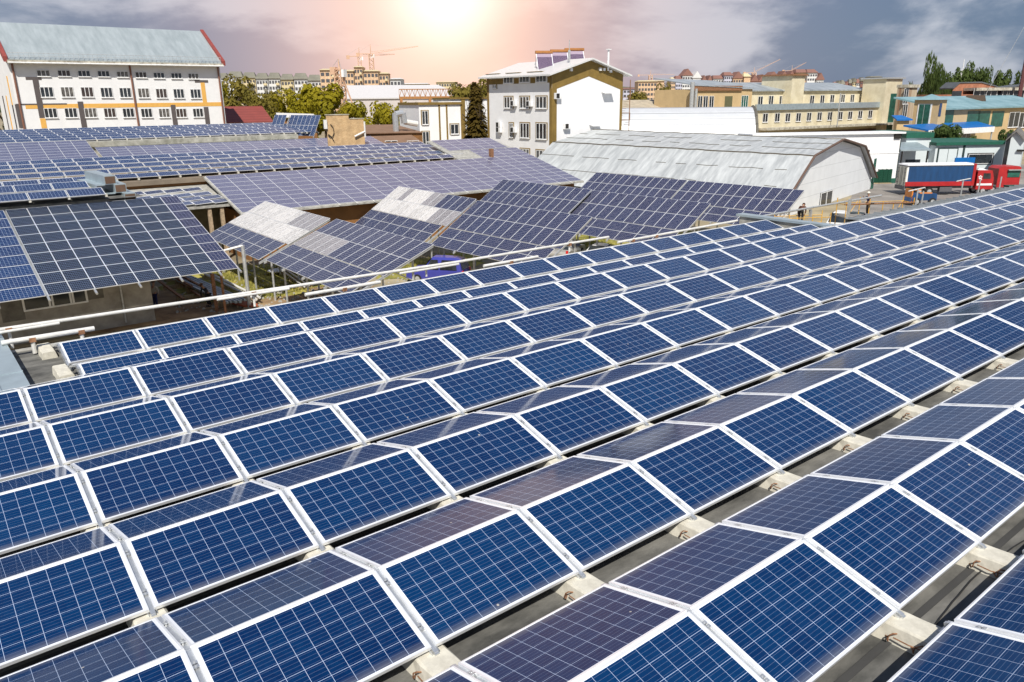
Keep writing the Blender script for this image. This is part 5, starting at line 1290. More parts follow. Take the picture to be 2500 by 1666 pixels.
    c = Vector(tr(.015, 0, .745)); F_ = Vector((cb_, 0, -sb)); U_ = Vector((sb, 0, cb_)); S_ = Vector((0, 1, 0))
    m = MB()
    for s in (1, -1): 
        q = c + F_ * .085 + S_ * .032 * s; m.tube(q, q + F_ * .012, .012, 0, 6)
    m.tube(c + F_ * .085 - U_ * .055 - S_ * .025, c + F_ * .085 - U_ * .055 + S_ * .025, .007, 0, 5); m.build('eyes_and_mouth', M_dark, t)
    m = MB(); m.tube(c + F_ * .08 + U_ * .0, c + F_ * .115 - U_ * .03, .010, 0, 6, r2=.016)
    for s in (1, -1): m.tube(c + S_ * .082 * s - U_ * .02, c + S_ * .098 * s + U_ * .01, .022, 0, 6)
    m.build('nose_and_ears', M_skin, t)
    hm = hat or hair
    bm = bmesh.new(); bmesh.ops.create_uvsphere(bm, u_segments=14, v_segments=8, radius=.105)
    for v in bm.verts:
        if v.co.z < -.02: v.co.z = -.02 - (.02 if not hat else 0)
        v.co = Vector((v.co.x * 1.1, v.co.y, v.co.z))
    me = bpy.data.meshes.new('hat' if hat else 'hair'); bm.to_mesh(me); bm.free(); me.materials.append(hm)
    o = obj('helmet' if hat else 'hair', me, t, c + U_ * .045 - F_ * .01, (0, bend, 0))
    if hat:
        m = MB(); m.tube(c + U_ * .035, c + U_ * .05, .135, 0, 14); m.build('brim', hm, o).location = -Vector(o.location); 
        o.children[0].rotation_euler = (0, 0, 0); o.children[0].matrix_parent_inverse = Matrix.Rotation(-bend, 4, 'Y')
        o.children[0].location = (0, 0, 0); o.children[0].matrix_parent_inverse = (Matrix.Translation(Vector(o.location)) @ Matrix.Rotation(bend, 4, 'Y')).inverted()
    return t
M_navy = mat('navy_cloth', (.02, .025, .10), .9, 0, .15, 6); M_trou = mat('dark_brown_cloth', (.06, .05, .045), .9, 0, .15, 6)
M_beige = mat('beige_cloth', (.46, .42, .35), .9, 0, .1, 5); M_blk = mat('black_cloth', (.02, .018, .022), .9); M_hat = mat('cream_helmet', (.75, .72, .64), .4)
M_brn = mat('brown_hair', (.07, .03, .015), .8); M_brc = mat('reddish_brown_cloth', (.09, .035, .02), .9, 0, .2, 6)
person('worker in navy jacket and pale helmet carrying the long pipe on the scaffold', Pw, 152, M_navy, M_trou, M_hat, .12, (.42, .35), (.30, .42))
person('stooping worker in dark reddish clothes on the lower scaffold', vp(1953, 543, 56), 20, M_brc, M_blk, None, 1.15, (.35, -.2), (.35, 0), .3, M_brn)
person('worker in beige jacket and dark trousers standing at the workshop corner', gp(381, 752, GZ), 35, M_beige, M_navy, None, .1, (.15, -.25), None, 0, M_brn)
person('worker in black bending over the steel sections in the yard', gp(512, 748, GZ), 200, M_blk, M_blk, None, .55, (.45, -.2), None, .15, M_brn)

# ------------------------------------------------------------------ trees
def leaf_mat(name, c1, c2):
    m = mat(name, c1, .75, 0, 0, .55, c2=c2, detail=3, spec=.2)
    N = m.node_tree.nodes; L = m.node_tree.links; b = N['Principled BSDF']; tr = N.new('ShaderNodeBsdfTranslucent'); mx = N.new('ShaderNodeMixShader'); mx.inputs[0].default_value = .38
    L.new(N[m['ramp']].outputs[0], tr.inputs[0]); L.new(b.outputs[0], mx.inputs[1]); L.new(tr.outputs[0], mx.inputs[2]); L.new(mx.outputs[0], N['Material Output'].inputs[0])
    return m
M_lf1 = leaf_mat('spring_leaves', (.15, .15, .008), (.48, .38, .02)); M_lf2 = leaf_mat('olive_leaves', (.11, .10, .015), (.32, .25, .05))
M_lf3 = leaf_mat('deep_green_leaves', (.04, .07, .018), (.14, .19, .05)); M_lf4 = leaf_mat('spruce_needles', (.06, .045, .008), (.17, .11, .02))
M_bark = mat('bark', (.10, .07, .045), .9, 0, .3, 3, bump=.4)
def crown_mesh(seed, n=2600, kind='round', mt=None, leaf=.055):
    rnd = random.Random(seed); b = MB(); V = Vector
    blobs = []
    if kind == 'spruce':
        for i in range(n):
            k = rnd.random() ** .8; z = 1 - k; ang = rnd.random() * 6.283; tier = (z * 11) % 1; rr = k * .5 * (.55 + .45 * (1 - tier)) * rnd.uniform(.25, 1.05)
            if math.sin(ang * 5 + int(z * 11) * 2.1) < -.45 and rnd.random() < .7: continue
            blobs.append((V((rr * math.cos(ang), rr * math.sin(ang), z - rr * .16)), .03))
        for c, _ in blobs:
            d = V((c.x, c.y, 0)).normalized() if c.xy.length > .01 else V((1, 0, 0)); s = d.cross(V((0, 0, 1))) * leaf * rnd.uniform(.3, .8); l = (d + V((0, 0, -.35))) * leaf * rnd.uniform(.8, 1.8)
            b.quad(c - s, c + s, c + s * .4 + l, c - s * .4 + l)
        return b.mesh('crown', mt)
    nb = 26 if kind != 'column' else 20
    for i in range(nb):
        while 1:
            p = V((rnd.uniform(-1, 1), rnd.uniform(-1, 1), rnd.uniform(-1, 1)))
            if p.length < 1: break
        p = p.normalized() * p.length ** .5
        q = V((p.x * .38, p.y * .38, .55 + p.z * .40))
        if kind == 'willow': q.z = .55 + p.z * .38
        blobs.append((q, rnd.uniform(.10, .20)))
    for i in range(n):
        c, r = blobs[rnd.randrange(nb)]
        while 1:
            p = V((rnd.uniform(-1, 1), rnd.uniform(-1, 1), rnd.uniform(-1, 1)))
            if .05 < p.length < 1: break
        p = p.normalized() * p.length ** .35
        q = c + V((p.x * r, p.y * r, p.z * r * (.8 if kind != 'willow' else 1.3)))
        nrm = (p + V((rnd.uniform(-.55, .55), rnd.uniform(-.55, .55), rnd.uniform(-.1, .8)))).normalized(); a = nrm.orthogonal().normalized(); d = nrm.cross(a); s = leaf * rnd.uniform(.35, .9)
        t_ = rnd.random() * 3.14; a2 = a * math.cos(t_) + d * math.sin(t_); d2 = nrm.cross(a2)
        if kind == 'willow': d2 = V((0, 0, -1)) * 1.6; a2 = V((a2.x, a2.y, 0)) * .5 + V((.1, 0, 0))
        b.quad(q - a2 * s, q + d2 * s * .8, q + a2 * s, q - d2 * s * .8)
    return b.mesh('crown', mt)
def trunk_mesh(seed):
    rnd = random.Random(seed); b = MB(); b.tube((0, 0, 0), (0, 0, .45), .028, 0, 8, r2=.018)
    for i in range(9):
        z = rnd.uniform(.22, .5); a = rnd.random() * 6.28; l = rnd.uniform(.15, .32)
        p = Vector((0, 0, z)); q = Vector((math.cos(a) * l, math.sin(a) * l, z + l * .95)); b.tube(p, q, .011, 0, 5, r2=.004)
        for k in range(2): b.tube(p.lerp(q, .6), q + Vector((rnd.uniform(-.1, .1), rnd.uniform(-.1, .1), .08)), .005, 0, 4, r2=.002)
    return b.mesh('trunk', M_bark)
CRN = {}
for kd, mm, nn, lf in (('round', M_lf1, 3600, .05), ('olive', M_lf2, 3600, .045), ('willow', M_lf3, 6500, .042), ('green', M_lf3, 3400, .05), ('spruce', M_lf4, 4200, .07)):
    CRN[kd] = [crown_mesh(hash(kd) % 97 * 0 + i * 7 + len(kd), nn, 'round' if kd in ('olive', 'green') else kd, mm, lf) for i in range(2)]
TRK = [trunk_mesh(i) for i in range(3)]
ti = 0
def tree(label, px, ytop, wpx, r, kind='round', group='trees behind the roofs', gz=GZ):
    global ti
    P = vp(px, 250, r); top = vp(px, ytop, r).z; h = top - gz; w = wpx / FPX * r * 1.0
    t = thing(kind.replace('round', 'leafy').replace('olive', 'leafy').replace('green', 'leafy') + '_tree', label, 'tree', (P.x, P.y, gz), ti * 2.4, group)
    c = obj('crown', CRN[kind][ti % 2], t); s = w / .92 if kind != 'spruce' else w
    c.scale = (s, s, h * (1.0 if kind == 'spruce' else 1.05)); k = obj('trunk', TRK[ti % 3], t); k.scale = (h, h, h); ti += 1
    return t
TL = [(532, 196, 48, 205, 'round', 'dense green tree right against the long white factory block'), (582, 200, 100, 235, 'olive', 'wide olive-grey willow-like tree in the left tree belt'), (640, 224, 90, 225, 'olive', 'greyish tree between the willow-like tree and the bright one'),
      (700, 230, 80, 215, 'round', 'yellow-green tree below the white apartment slabs'), (560, 240, 90, 190, 'olive', 'low bushy tree behind the red roof'), (650, 248, 100, 185, 'olive', 'low bushy tree left of the steep panel rack'),
      (790, 207, 120, 205, 'round', 'largest bright yellow-green tree left of the yellow crane'), (740, 245, 90, 190, 'round', 'rounded tree above the steep panel rack'), (855, 250, 80, 190, 'round', 'low tree above the brick wall'),
      (925, 262, 90, 170, 'round', 'bright yellow bush tree above the flat brown roofs'), (1000, 252, 80, 175, 'round', 'bright yellow tree left of the small white block'), (960, 268, 70, 165, 'round', 'low yellow bush between the two bright ones'),
      (1140, 205, 90, 210, 'olive', 'broad orange-lit tree behind the spruce, left part'), (1185, 202, 80, 214, 'olive', 'broad tree behind the spruce next to the office block'),
      (1560, 225, 60, 330, 'olive', 'round distant tree left of the white towers'), (1620, 212, 50, 330, 'olive', 'distant willow tree beside the white towers'), (1660, 222, 40, 320, 'olive', 'small distant tree left of the cream annex'),
      (2253, 160, 76, 250, 'willow', 'tall drooping dark green tree behind the cream stair tower'), (2282, 178, 50, 245, 'willow', 'slimmer drooping tree right of the tall one'),
      (2316, 190, 46, 330, 'green', 'low round tree right of the drooping trees'), (2338, 168, 34, 345, 'green', 'tree directly below the telecom tower'), (2356, 165, 30, 350, 'green', 'tree just right of the telecom tower'), (2384, 168, 32, 350, 'green', 'tree in the middle of the right skyline row'), (2402, 176, 28, 345, 'green', 'small tree right of the middle skyline tree'), (2440, 173, 36, 340, 'green', 'rightmost round tree above the brick works'), (2480, 185, 30, 340, 'green', 'low tree beside the radio mast'),
      (2318, 305, 70, 158, 'green', 'dense dark green bush tree under the blue canopy'), (2390, 338, 26, 160, 'green', 'small bush right of the dark green bush tree'), (2470, 318, 36, 150, 'green', 'thin leafy tree beside the gabled garage'),
      (5, 140, 50, 230, 'green', 'dark tree at the left edge beyond the white factory block')]
for px, yt, w, r, kd, lb in TL: tree(lb, px, yt, w, r, kd)
tree('dark spruce between the small white block and the office block', 1162, 200, 120, 150, 'spruce', 'spruces')

# ------------------------------------------------------------------ left-middle background
f = fb(555, 300, 175, -10)
t = frthing('red_roof_house', 'house with dark red tiled roof behind the white factory block', 'house', f)
a = f.fv(666, 297)[0]; z0_ = f.fv(620, 300)[1] + 8.5; z1_ = f.fv(600, 262, 6)[1] + 8.5; a2 = f.fv(640, 262, 6)[0]
m = MB(); m.hexa([(-8, -.6, z0_), (a, -.6, z0_), (a2, 6, z1_), (-8, 6, z1_), (-8, -.6, z0_ + .2), (a, -.6, z0_ + .2), (a2, 6, z1_ + .2), (-8, 6, z1_ + .2)]); m.poly([(a, -.6, z0_ + .1), (a, 13, z0_ + .1), (a2, 6, z1_ + .2)]); m.build('roof', lines_mat('red_tiles', (.24, .055, .045), (.17, .04, .03), 2, .5, .2, .6, 0, .1), t)
m = MB(); m.box(-8, a - .6, 0, 12, 0, z0_); m.build('wall', M_white, t)
# brick fire wall with stepped top
f = fb(797, 300, 112, -20)
t = frthing('brick_wall', 'weathered stepped brick wall right of the steep panel rack', 'wall', f)
uu = lambda x: f.fv(x, 300)[0]; zz_ = lambda y: f.fv(840, y)[1] + 8.5
k = (uu(887) - uu(797)) / (887 - 797)
m = MB(); m.box(0, uu(852), 0, .5, 0, zz_(281)); m.box(uu(852), uu(888), 0, .5, 0, zz_(291)); m.build('brick_body', M_brick, t)
m = MB(); m.box(-.1, uu(852) + .1, -.08, .58, zz_(281), zz_(279)); m.box(uu(852) + .1, uu(888) + .1, -.08, .58, zz_(291), zz_(289.5)); m.build('coping', M_eave, t)
m = MB(); u = uu(889); m.tube((u, -.2, zz_(337)), (u, -.2, zz_(298)), .12); m.tube((uu(863), -.3, zz_(334)), (u, -.3, zz_(322)), .12); m.build('pipe', M_pipe, t)
m = MB(); u = uu(806); m.path([(u + .3 * math.sin(q * .9) * 1.4, -.15, zz_(312) - q * .22 + .5 * math.cos(q)) for q in range(9)], .05); m.build('cable_loop', M_dark, t)
m = MB(); m.box(uu(790), uu(798), -.3, .5, zz_(314), zz_(292)); m.build('flue_box', M_pipe, t)
m = MB(); m.box(uu(690), uu(797), 16, 20, 0, zz_(296)); m.build('rear_wall', M_brown, t)
m = MB(); m.hexa([(uu(690), 15.5, zz_(290)), (uu(797), 15.5, zz_(292)), (uu(797), 20, zz_(284)), (uu(690), 20, zz_(279)), (uu(690), 15.5, zz_(289)), (uu(797), 15.5, zz_(291)), (uu(797), 20, zz_(283)), (uu(690), 20, zz_(278))]); m.build('slate_roof', M_pipe, t)
# flat brown roofs with vent elbow
f = fb(888, 315, 128, -12)
t = frthing('flat_brown_roofs', 'stepped flat brown roofs with white window strip left of the small white block', 'building', f)
uR = f.fv(1032, 320)[0]; z = lambda y: f.fv(960, y)[1] + 8.5
m = MB(); m.hexa([(-1, 0, z(325)), (uR, 0, z(327)), (uR, 14, z(313)), (-1, 14, z(311)), (-1, 0, z(323)), (uR, 0, z(325)), (uR, 14, z(311)), (-1, 14, z(309))]); m.build('roof', mat('brown_felt', (.22, .13, .08), .9, 0, .15, .8), t)
m = MB(); m.hexa([(-1, -5, z(346)), (uR - 2, -5, z(348)), (uR - 2, -.2, z(333)), (-1, -.2, z(333)), (-1, -5, z(343)), (uR - 2, -5, z(345)), (uR - 2, -.2, z(331)), (-1, -.2, z(331))]); m.build('lower_roof', MATS['brown_felt'], t)
m = MB(); m.box(-1, uR, .3, 14, 0, z(326)); m.build('wall', M_brown, t)
m = MB(); m.box(-1, uR - 2.4, -4.6, -.4, 0, z(348)); m.build('white_wall', M_white, t)
for x in (955, 1008): u = f.fv(x, 353, -4.6)[0]; window(t, f, uw=(u, f.fv(x, 354, -4.6)[1]), v=-4.6, w=2.0, h=1.3, bars=1)
m = MB(); u = f.fv(966, 300, 2)[0]; h0 = z(312); m.tube((u, 2, h0 - 1), (u, 2, h0 + 2.2), .5, 0, 10); m.tube((u, 2, h0 + 2.0), (u + 1.3, 2, h0 + 2.2), .5, 0, 10); m.tube((u + 1.3, 2, h0 + 2.2), (u + 1.5, 2, h0 + .6), .5, 0, 10); m.build('vent_elbow', M_rail, t)
m = MB(); m.tube((u + 1.6, 2.4, h0 + .8), (uR, 2.4, h0 + .4), .45, 0, 10); m.build('duct', M_pipe, t)
# small white block with olive trims
f = fb(1025, 320, 140, -14)
t = frthing('small_white_block', 'small white block with olive trims left of the spruce', 'building', f)
s4 = lambda x, y, v=0: (f.fv(1000 + x / 5.271, 180 + y / 5.271, v)[0], f.fv(1000 + x / 5.271, 180 + y / 5.271, v)[1] + 8.5)
uR = s4(665, 400)[0]; zt = s4(400, 400)[1]
m = MB(); m.box(0, uR, 0, 12, 0, zt); m.build('wall', M_white, t)
m = MB(); m.box(-.2, uR + .2, -.3, 12, zt, zt + .4); m.build('roof_trim', M_green, t)
for x in (385, 480, 668): u = s4(x, 600)[0]; m = MB(); m.box(u - .14, u + .14, -.1, 0, 0, zt); m.build('trim', M_green, t)
for x, y, w, h in ((197, 568, 1.1, 2.3), (577, 715, 1.5, 1.7), (208, 830, 1.2, 2.2)): u, z_ = s4(x, y); window(t, f, uw=(u, z_ - 8.5), w=w, h=h, bars=1, reveal=M_green)
u0_, zq = s4(520, 330, 14); u1_, _ = s4(1000, 330, 14)
m = MB(); m.box(u0_, u1_, 14, 24, 0, zq); m.build('rear_wing', M_white, t)
m = MB(); m.box(u0_ - .2, u1_, 13.7, 24, zq, zq + .3); m.box(s4(685, 500, 14)[0] - .3, s4(700, 500, 14)[0] + .2, 13.8, 14, 0, zq); m.build('rear_trim', M_green, t)
m = MB(); a_ = s4(370, 360, 4); c_ = s4(550, 350, 4); m.box(a_[0], c_[0], 4, 8, zt, a_[1]); m.build('roof_box', M_pvc, t)
# long pale industrial hall + gantry truss
f = fb(845, 240, 300, -20)
t = frthing('pale_long_hall', 'long pale industrial hall behind the tree belt and gantry', 'building', f)
g_ = lambda x, y, v=0: (f.fv(500 + x / 3.7648, y / 3.7648, v)[0], f.fv(500 + x / 3.7648, y / 3.7648, v)[1] + 8.5)
uR = f.fv(1138, 235)[0]; zA = g_(1500, 912)[1]; zB = g_(1500, 795, 12)[1]
m = MB(); m.box(0, uR, 0, 24, 0, zA); m.build('wall', mat('pale_pink_wall', (.55, .50, .48), .8, 0, .06, .3), t)
m = MB(); m.hexa([(-.5, -.5, zA), (uR, -.5, zA), (uR - 8, 12, zB), (-.5, 12, zB), (-.5, -.5, zA + .4), (uR, -.5, zA + .4), (uR - 8, 12, zB + .4), (-.5, 12, zB + .4)]); m.build('roof', mat('pale_roof', (.62, .60, .60), .5, .1, .05), t)
m = MB(); m.box(uR * .45, uR, -3, -.5, 0, zA * .72); m.build('annex', MATS['pale_pink_wall'], t)
f = fb(975, 240, 235, -20)
t = frthing('gantry_truss', 'orange gantry crane truss bridge on posts above the flat roofs', 'gantry crane', f)
u0_, z0_ = f.fv(978, 238); u1_, z1_ = f.fv(1138, 241); zt = f.fv(1050, 218)[1] + 8.5; zb = z0_ + 8.5
M_cran = mat('pale_orange_steel', (.62, .40, .27), .7, 0, .1, 2)
M_oran = mat('orange_steel', (.42, .20, .07), .6, .1, .15, 2)
m = MB(); n = 13
m.box(0, u1_, -.3, .3, zb - .5, zb + .2); m.box(0, u1_, -.2, .2, zt - .15, zt + .1)
for i in range(n):
    x = u1_ * i / n; x2 = u1_ * (i + 1) / n; m.tube((x, 0, zb), ((x + x2) / 2, 0, zt), .10, 0, 4); m.tube(((x + x2) / 2, 0, zt), (x2, 0, zb), .10, 0, 4); m.tube((x, 0, zb), (x, 0, zt), .07, 0, 4)
m.build('truss', M_oran, t)
for x in (.5, u1_ * .45, u1_ - .5): m = MB(); m.box(x - .35, x + .35, -.35, .35, 0, zb - .5); m.build('leg', M_oran, t)
# ------------------------------------------------------------------ cranes
def crane(label, px, ybase, ytop, r, jib, jibaz, luff=0.0, counter=6, cat='tower crane', tower_w=1.1, m=M_cran, cabz=None, jl=1):
    P = vp(px, 240, r); t = thing('tower_crane', label, cat, (P.x, P.y, GZ), R(jibaz), 'cranes'); h = vp(px, ytop, r).z - GZ
    b = MB(); w = tower_w / 2; hh = h * .88; k = 16
    for a in ((-w, -w), (w, -w), (w, w), (-w, w)): b.tube((*a, 0), (*a, hh), .13 * tower_w, 0, 4)
    for i in range(k):
        z0, z1 = hh * i / k, hh * (i + 1) / k
        for A, B_ in (((-w, -w), (w, -w)), ((w, -w), (w, w)), ((w, w), (-w, w)), ((-w, w), (-w, -w))): b.tube((*A, z0), (*B_, z1), .08 * tower_w, 0, 4)
    b.build('mast', m, t)
    b = MB(); b.tube((0, 0, hh), (0, 0, h), .35, 0, 5, r2=.12); b.build('apex', m, t)
    b = MB(); L_ = jib; dz = math.sin(luff); dx = math.cos(luff); z0 = hh
    tip = Vector((L_ * dx, 0, z0 + L_ * dz))
    for y in (-.5, .5): b.tube((0, y, z0), tip + Vector((0, y * .3, 0)), .12, 0, 4)
    b.tube((0, 0, z0 + 1.2), tip + Vector((0, 0, .3)), .10, 0, 4)
    for i in range(int(L_ / 1.8)):
        q = Vector((0, 0, z0)).lerp(tip, i / (L_ / 1.8)); q2 = Vector((0, 0, z0 + 1.2)).lerp(tip, (i + .5) / (L_ / 1.8)); q3 = Vector((0, 0, z0)).lerp(tip, (i + 1) / (L_ / 1.8)); b.tube(q, q2, .05, 0, 4); b.tube(q2, q3, .05, 0, 4)
    b.build('jib', m, t)
    b = MB(); b.tube((0, 0, h), tip * .75 + Vector((0, 0, z0 * .25)), .06, 0, 4); b.tube((0, 0, h), (-counter, 0, z0), .06, 0, 4); b.build('stay_cable', M_steel, t)
    b = MB(); b.box(-counter, 0, -.4, .4, z0 - .2, z0 + .2); b.box(-counter, -counter + 2, -.7, .7, z0 - 1.6, z0 + .6); b.build('counter_jib', m, t)
    b = MB(); b.box(.4, 2.2, -1.0, .8, z0 - 2.4, z0 - .2, 0); b.build('cab', M_pvc, t)
    return t
crane('old yellow crane mast without raised jib left of the orange building site', 833, 240, 144, 260, 12, -60, -1.2, 3, tower_w=2.2)
crane('left one of two thin tower cranes above the orange building site', 884, 240, 116, 520, 22, -25, .05, 8, tower_w=2.0)
crane('right one of two thin tower cranes, its long jib pointing right', 912, 240, 109, 520, 30, -33, .14, 9, tower_w=2.6)
crane('tiny distant crane behind the unfinished beige block', 1586, 230, 172, 900, 26, -40, 0, 14, tower_w=3.5)
crane('distant crane with raised jib beyond the cream annex', 1836, 225, 165, 800, 26, -40, .45, 10, tower_w=3.2)
crane('faint distant crane above the red-roofed blocks', 1927, 225, 160, 900, 16, -40, .5, 10, tower_w=3)
# ------------------------------------------------------------------ distant town
M_apw = mat('apartment_white', (.66, .66, .66), .8, 0, .06, .1); M_apy = mat('apartment_yellow', (.62, .52, .32), .8, 0, .08, .1); M_apr = mat('apartment_roof', (.20, .19, .15), .8, 0, .2, .1); M_apb = mat('dark_pane', (.09, .09, .10), .3, 0, .2, 1); M_rr = mat('red_brown_roof', (.24, .12, .095), .8, 0, .15, .1)
M_apl = mat('apartment_lilac', (.50, .50, .60), .8, 0, .08, .1)
WM = MB().box(-.85, .85, -.12, .05, -.85, .85).mesh('window', M_apb)
def block(label, px0, px1, ytop, r, wall, roof, floors, cols, group, roofh=2.0, yaw=-38, dep=14, gable=0, bal=False, wm=WM, name='apartment_block'):
    a = vp(px0, 240, r); f = Fr(a.x, a.y, yaw); w = f.fv(px1, 240)[0]; z = f.fv((px0 + px1) / 2, ytop)[1] + 8.5
    t = frthing(name, label, 'building', f, GZ, group); hw = z - roofh
    m = MB(); m.box(0, w, 0, dep, 0, hw); m.build('wall', wall, t)
    m = MB()
    if gable == 1: m.prism([(-.6, hw), (w + .6, hw), (w / 2, z)], -.6, dep + .6)
    elif gable == 2:
        for k in range(2): m.prism([(w * k / 2, hw), (w * (k + 1) / 2, hw), (w * (k + .5) / 2, z)], -.3, dep)
    else: m.hexa([(-.5, -.8, hw), (w + .5, -.8, hw), (w + .5, dep, hw), (-.5, dep, hw), (.8, dep * .35, z), (w - .8, dep * .35, z), (w - .8, dep * .65, z), (.8, dep * .65, z)])
    m.build('roof', roof, t)
    for i in range(floors):
        for j in range(cols):
            o = obj('window', wm, t, (w * (j + .5) / cols, 0, hw - 1.9 - i * 2.95)); 
            s = min(1.1, w / cols / 2.4); o.scale = (s, 1, .85)
    if bal:
        for i in range(floors):
            m = MB(); m.box(w * .62, w * .9, -1.2, -.02, hw - 3.4 - i * 2.95, hw - 2.3 - i * 2.95); m.build('balcony', roof if i % 2 else M_apy, t)
    return t
GA = 'white apartment slabs on the left horizon'
xs = [538, 562, 598, 630, 660, 690, 722, 756, 790]
for i in range(8): block('white apartment slab, %s from the left on the left horizon' % ['first', 'second', 'third', 'fourth', 'fifth', 'sixth', 'seventh', 'eighth'][i], xs[i], xs[i + 1] - 2, [178, 174, 176, 178, 177, 180, 178, 182][i], 470 - i * 6, [M_apw, M_apw, M_apy][i % 3], M_apr, 7, 4, GA, 3, yaw=-26, bal=True)
GO = 'orange brick blocks of the building site'
for i, (a, c, y) in enumerate(((786, 835, 167), (836, 868, 170), (869, 890, 160), (891, 928, 170), (929, 952, 176))):
    block('orange unfinished block, %s from the left at the building site' % ['first', 'second', 'third', 'fourth', 'fifth'][i], a, c - 1, y, 400, M_brickor, M_apy, 7, 4 if c - a > 30 else 3, GO, .8, yaw=-34, bal=i % 2 == 0)
block('small white tower block right of the orange building site', 955, 980, 190, 380, M_apw, M_apw, 3, 3, 'small blocks on the horizon', .6)
block('low beige block on the horizon beside the orange site', 985, 1046, 203, 520, M_apy, M_apw, 2, 8, 'small blocks on the horizon', .6)
block('low flat block on the horizon above the gantry truss', 1066, 1116, 199, 560, M_apy, M_apy, 2, 8, 'small blocks on the horizon', .6)
block('small bluish block just right of the office fire stairs', 1521, 1555, 214, 600, M_apl, M_rr, 2, 4, 'small blocks on the horizon', 1)
block('unfinished beige concrete block with open window holes', 1557, 1602, 196, 520, M_brickor, M_apy, 8, 6, 'small blocks on the horizon', .8, wm=WM)
block('plain windowless wing right of the unfinished beige block', 1603, 1620, 196, 530, M_brickor, M_apy, 0, 0, 'small blocks on the horizon', .6)
GT_ = 'white and red-roofed blocks on the right horizon'
for i, (a, c, y, w_, rf_, g_, fl) in enumerate(((1636, 1647, 189, M_brickor, M_apy, 0, 6), (1648, 1672, 185, M_apl, M_rr, 0, 8), (1664, 1688, 168, M_apw, M_rr, 1, 9), (1689, 1709, 174, M_apw, M_apw, 1, 9), (1710, 1738, 184, M_apl, M_rr, 2, 7), (1739, 1764, 184, M_apw, M_rr, 0, 7), (1765, 1786, 176, M_apl, M_rr, 0, 8),
                                            (1787, 1812, 175, M_brickor, M_rr, 1, 7), (1813, 1829, 179, M_brickor, M_apy, 0, 0), (1830, 1868, 182, M_rr, M_rr, 2, 5), (1869, 1900, 175, M_brickor, M_rr, 1, 6), (1901, 1938, 173, M_rr, M_rr, 2, 6), (1939, 1966, 169, M_brickor, M_rr, 0, 6), (1966, 1990, 169, M_apw, M_rr, 0, 8), (1990, 2007, 178, M_apw, M_rr, 1, 8))):
    block(['narrow brown block left of the white towers', 'lilac-white block under the first white tower', 'highest white block with pointed brown roof', 'white block with rounded white gable', 'lilac block with twin small gables', 'white block with flat red roof before the lilac tower', 'taller lilac-white block with red roof', 'brick block with pointed top beyond the cream annex', 'windowless orange end block', 'red-brown twin-gabled block on the horizon', 'brick block with wide pointed roof', 'red-brown twin-gabled block behind the cream tower', 'long brick block topping the right skyline', 'white block with dark red roof right of the cream tower', 'rightmost white block with pointed red roof'][i], a, c - .5, y, 640, w_, rf_, fl, 4 if fl else 0, GT_, 5 if g_ else 2.5, yaw=-38, gable=g_, bal=False)
for i in range(16):
    x = 2032 + i * 9.2; block('tiny distant hillside house, %s from the left below the grey tower' % ['first', 'second', 'third', 'fourth', 'fifth', 'sixth', 'seventh', 'eighth', 'ninth', 'tenth', 'eleventh', 'twelfth', 'thirteenth', 'fourteenth', 'fifteenth', 'sixteenth'][i], x, x + 8.6, [200, 197, 196, 199, 194, 191, 193, 189, 192, 195, 192, 197, 195, 200, 199, 202][i], 900, [M_apw, M_rr, M_apy][i % 3], [M_rr, M_apr, M_apr][i % 3], 1, 2, 'tiny houses on the distant hillside', 4, gable=1 if i % 2 else 0, dep=8)
block('grey flat distant tower above the hillside houses', 2121, 2148, 186, 880, M_apr, M_apr, 2, 4, 'small blocks on the horizon', 1)
# far wooded hills closing the horizon
m = MB(); rnd = random.Random(3); pts = []
for i in range(121):
    px = -700 + i * 35; r = 1500; P = vp(px, 250, r); hgt = 26 + 7 * math.sin(i * .21) + 4 * math.sin(i * .73) + rnd.uniform(-1.5, 1.5)
    pts.append((P, hgt))
for (a, ha), (c, hc) in zip(pts, pts[1:]):
    da = (a - CAM).normalized(); dc = (c - CAM).normalized(); da.z = dc.z = 0
    m.quad((a.x, a.y, GZ - 2), (c.x, c.y, GZ - 2), (c.x + dc.x * 160, c.y + dc.y * 160, GZ + hc), (a.x + da.x * 160, a.y + da.y * 160, GZ + ha))
    m.quad((a.x + da.x * 160, a.y + da.y * 160, GZ + ha), (c.x + dc.x * 160, c.y + dc.y * 160, GZ + hc), (c.x + dc.x * 600, c.y + dc.y * 600, GZ - 5), (a.x + da.x * 600, a.y + da.y * 600, GZ - 5))
struct('hills', m, mat('wooded_hills', (.06, .085, .05), .95, 0, .3, .02, c2=(.12, .13, .08)))

# ------------------------------------------------------------------ yard
b = MB(); P = [gp(1930, 500, GZ), gp(2700, 420, GZ), gp(2900, 440, GZ)]
m = MB(); z = GZ + .004; o_ = gp(2090, 540, GZ)
c4 = [gp(2040, 560, GZ), gp(2700, 560, GZ), gp(2700, 395, GZ), gp(2110, 415, GZ)]
m.quad(*[(p.x, p.y, z) for p in c4]); struct('paved_yard', m, mat('worn_asphalt', (.20, .18, .165), .95, 0, .2, .25, bump=.2, c2=(.30, .275, .25), detail=10))
def blotch(name, cx, cy, r, mt, n=26, seed=0, z=.006, kind='structure'):
    rnd = random.Random(seed); m = MB(); P = gp(cx, cy, GZ); pts = []
    for i in range(n):
        a = 2 * math.pi * i / n; rr = r * (1 + .28 * math.sin(a * 2 + seed) + .16 * math.sin(a * 5 + seed * 2) + rnd.uniform(-.08, .08)); pts.append((P.x + rr * math.cos(a), P.y + rr * .8 * math.sin(a), GZ + z))
    m.poly(pts); o = m.build(name, mt); o['kind'] = kind; return o
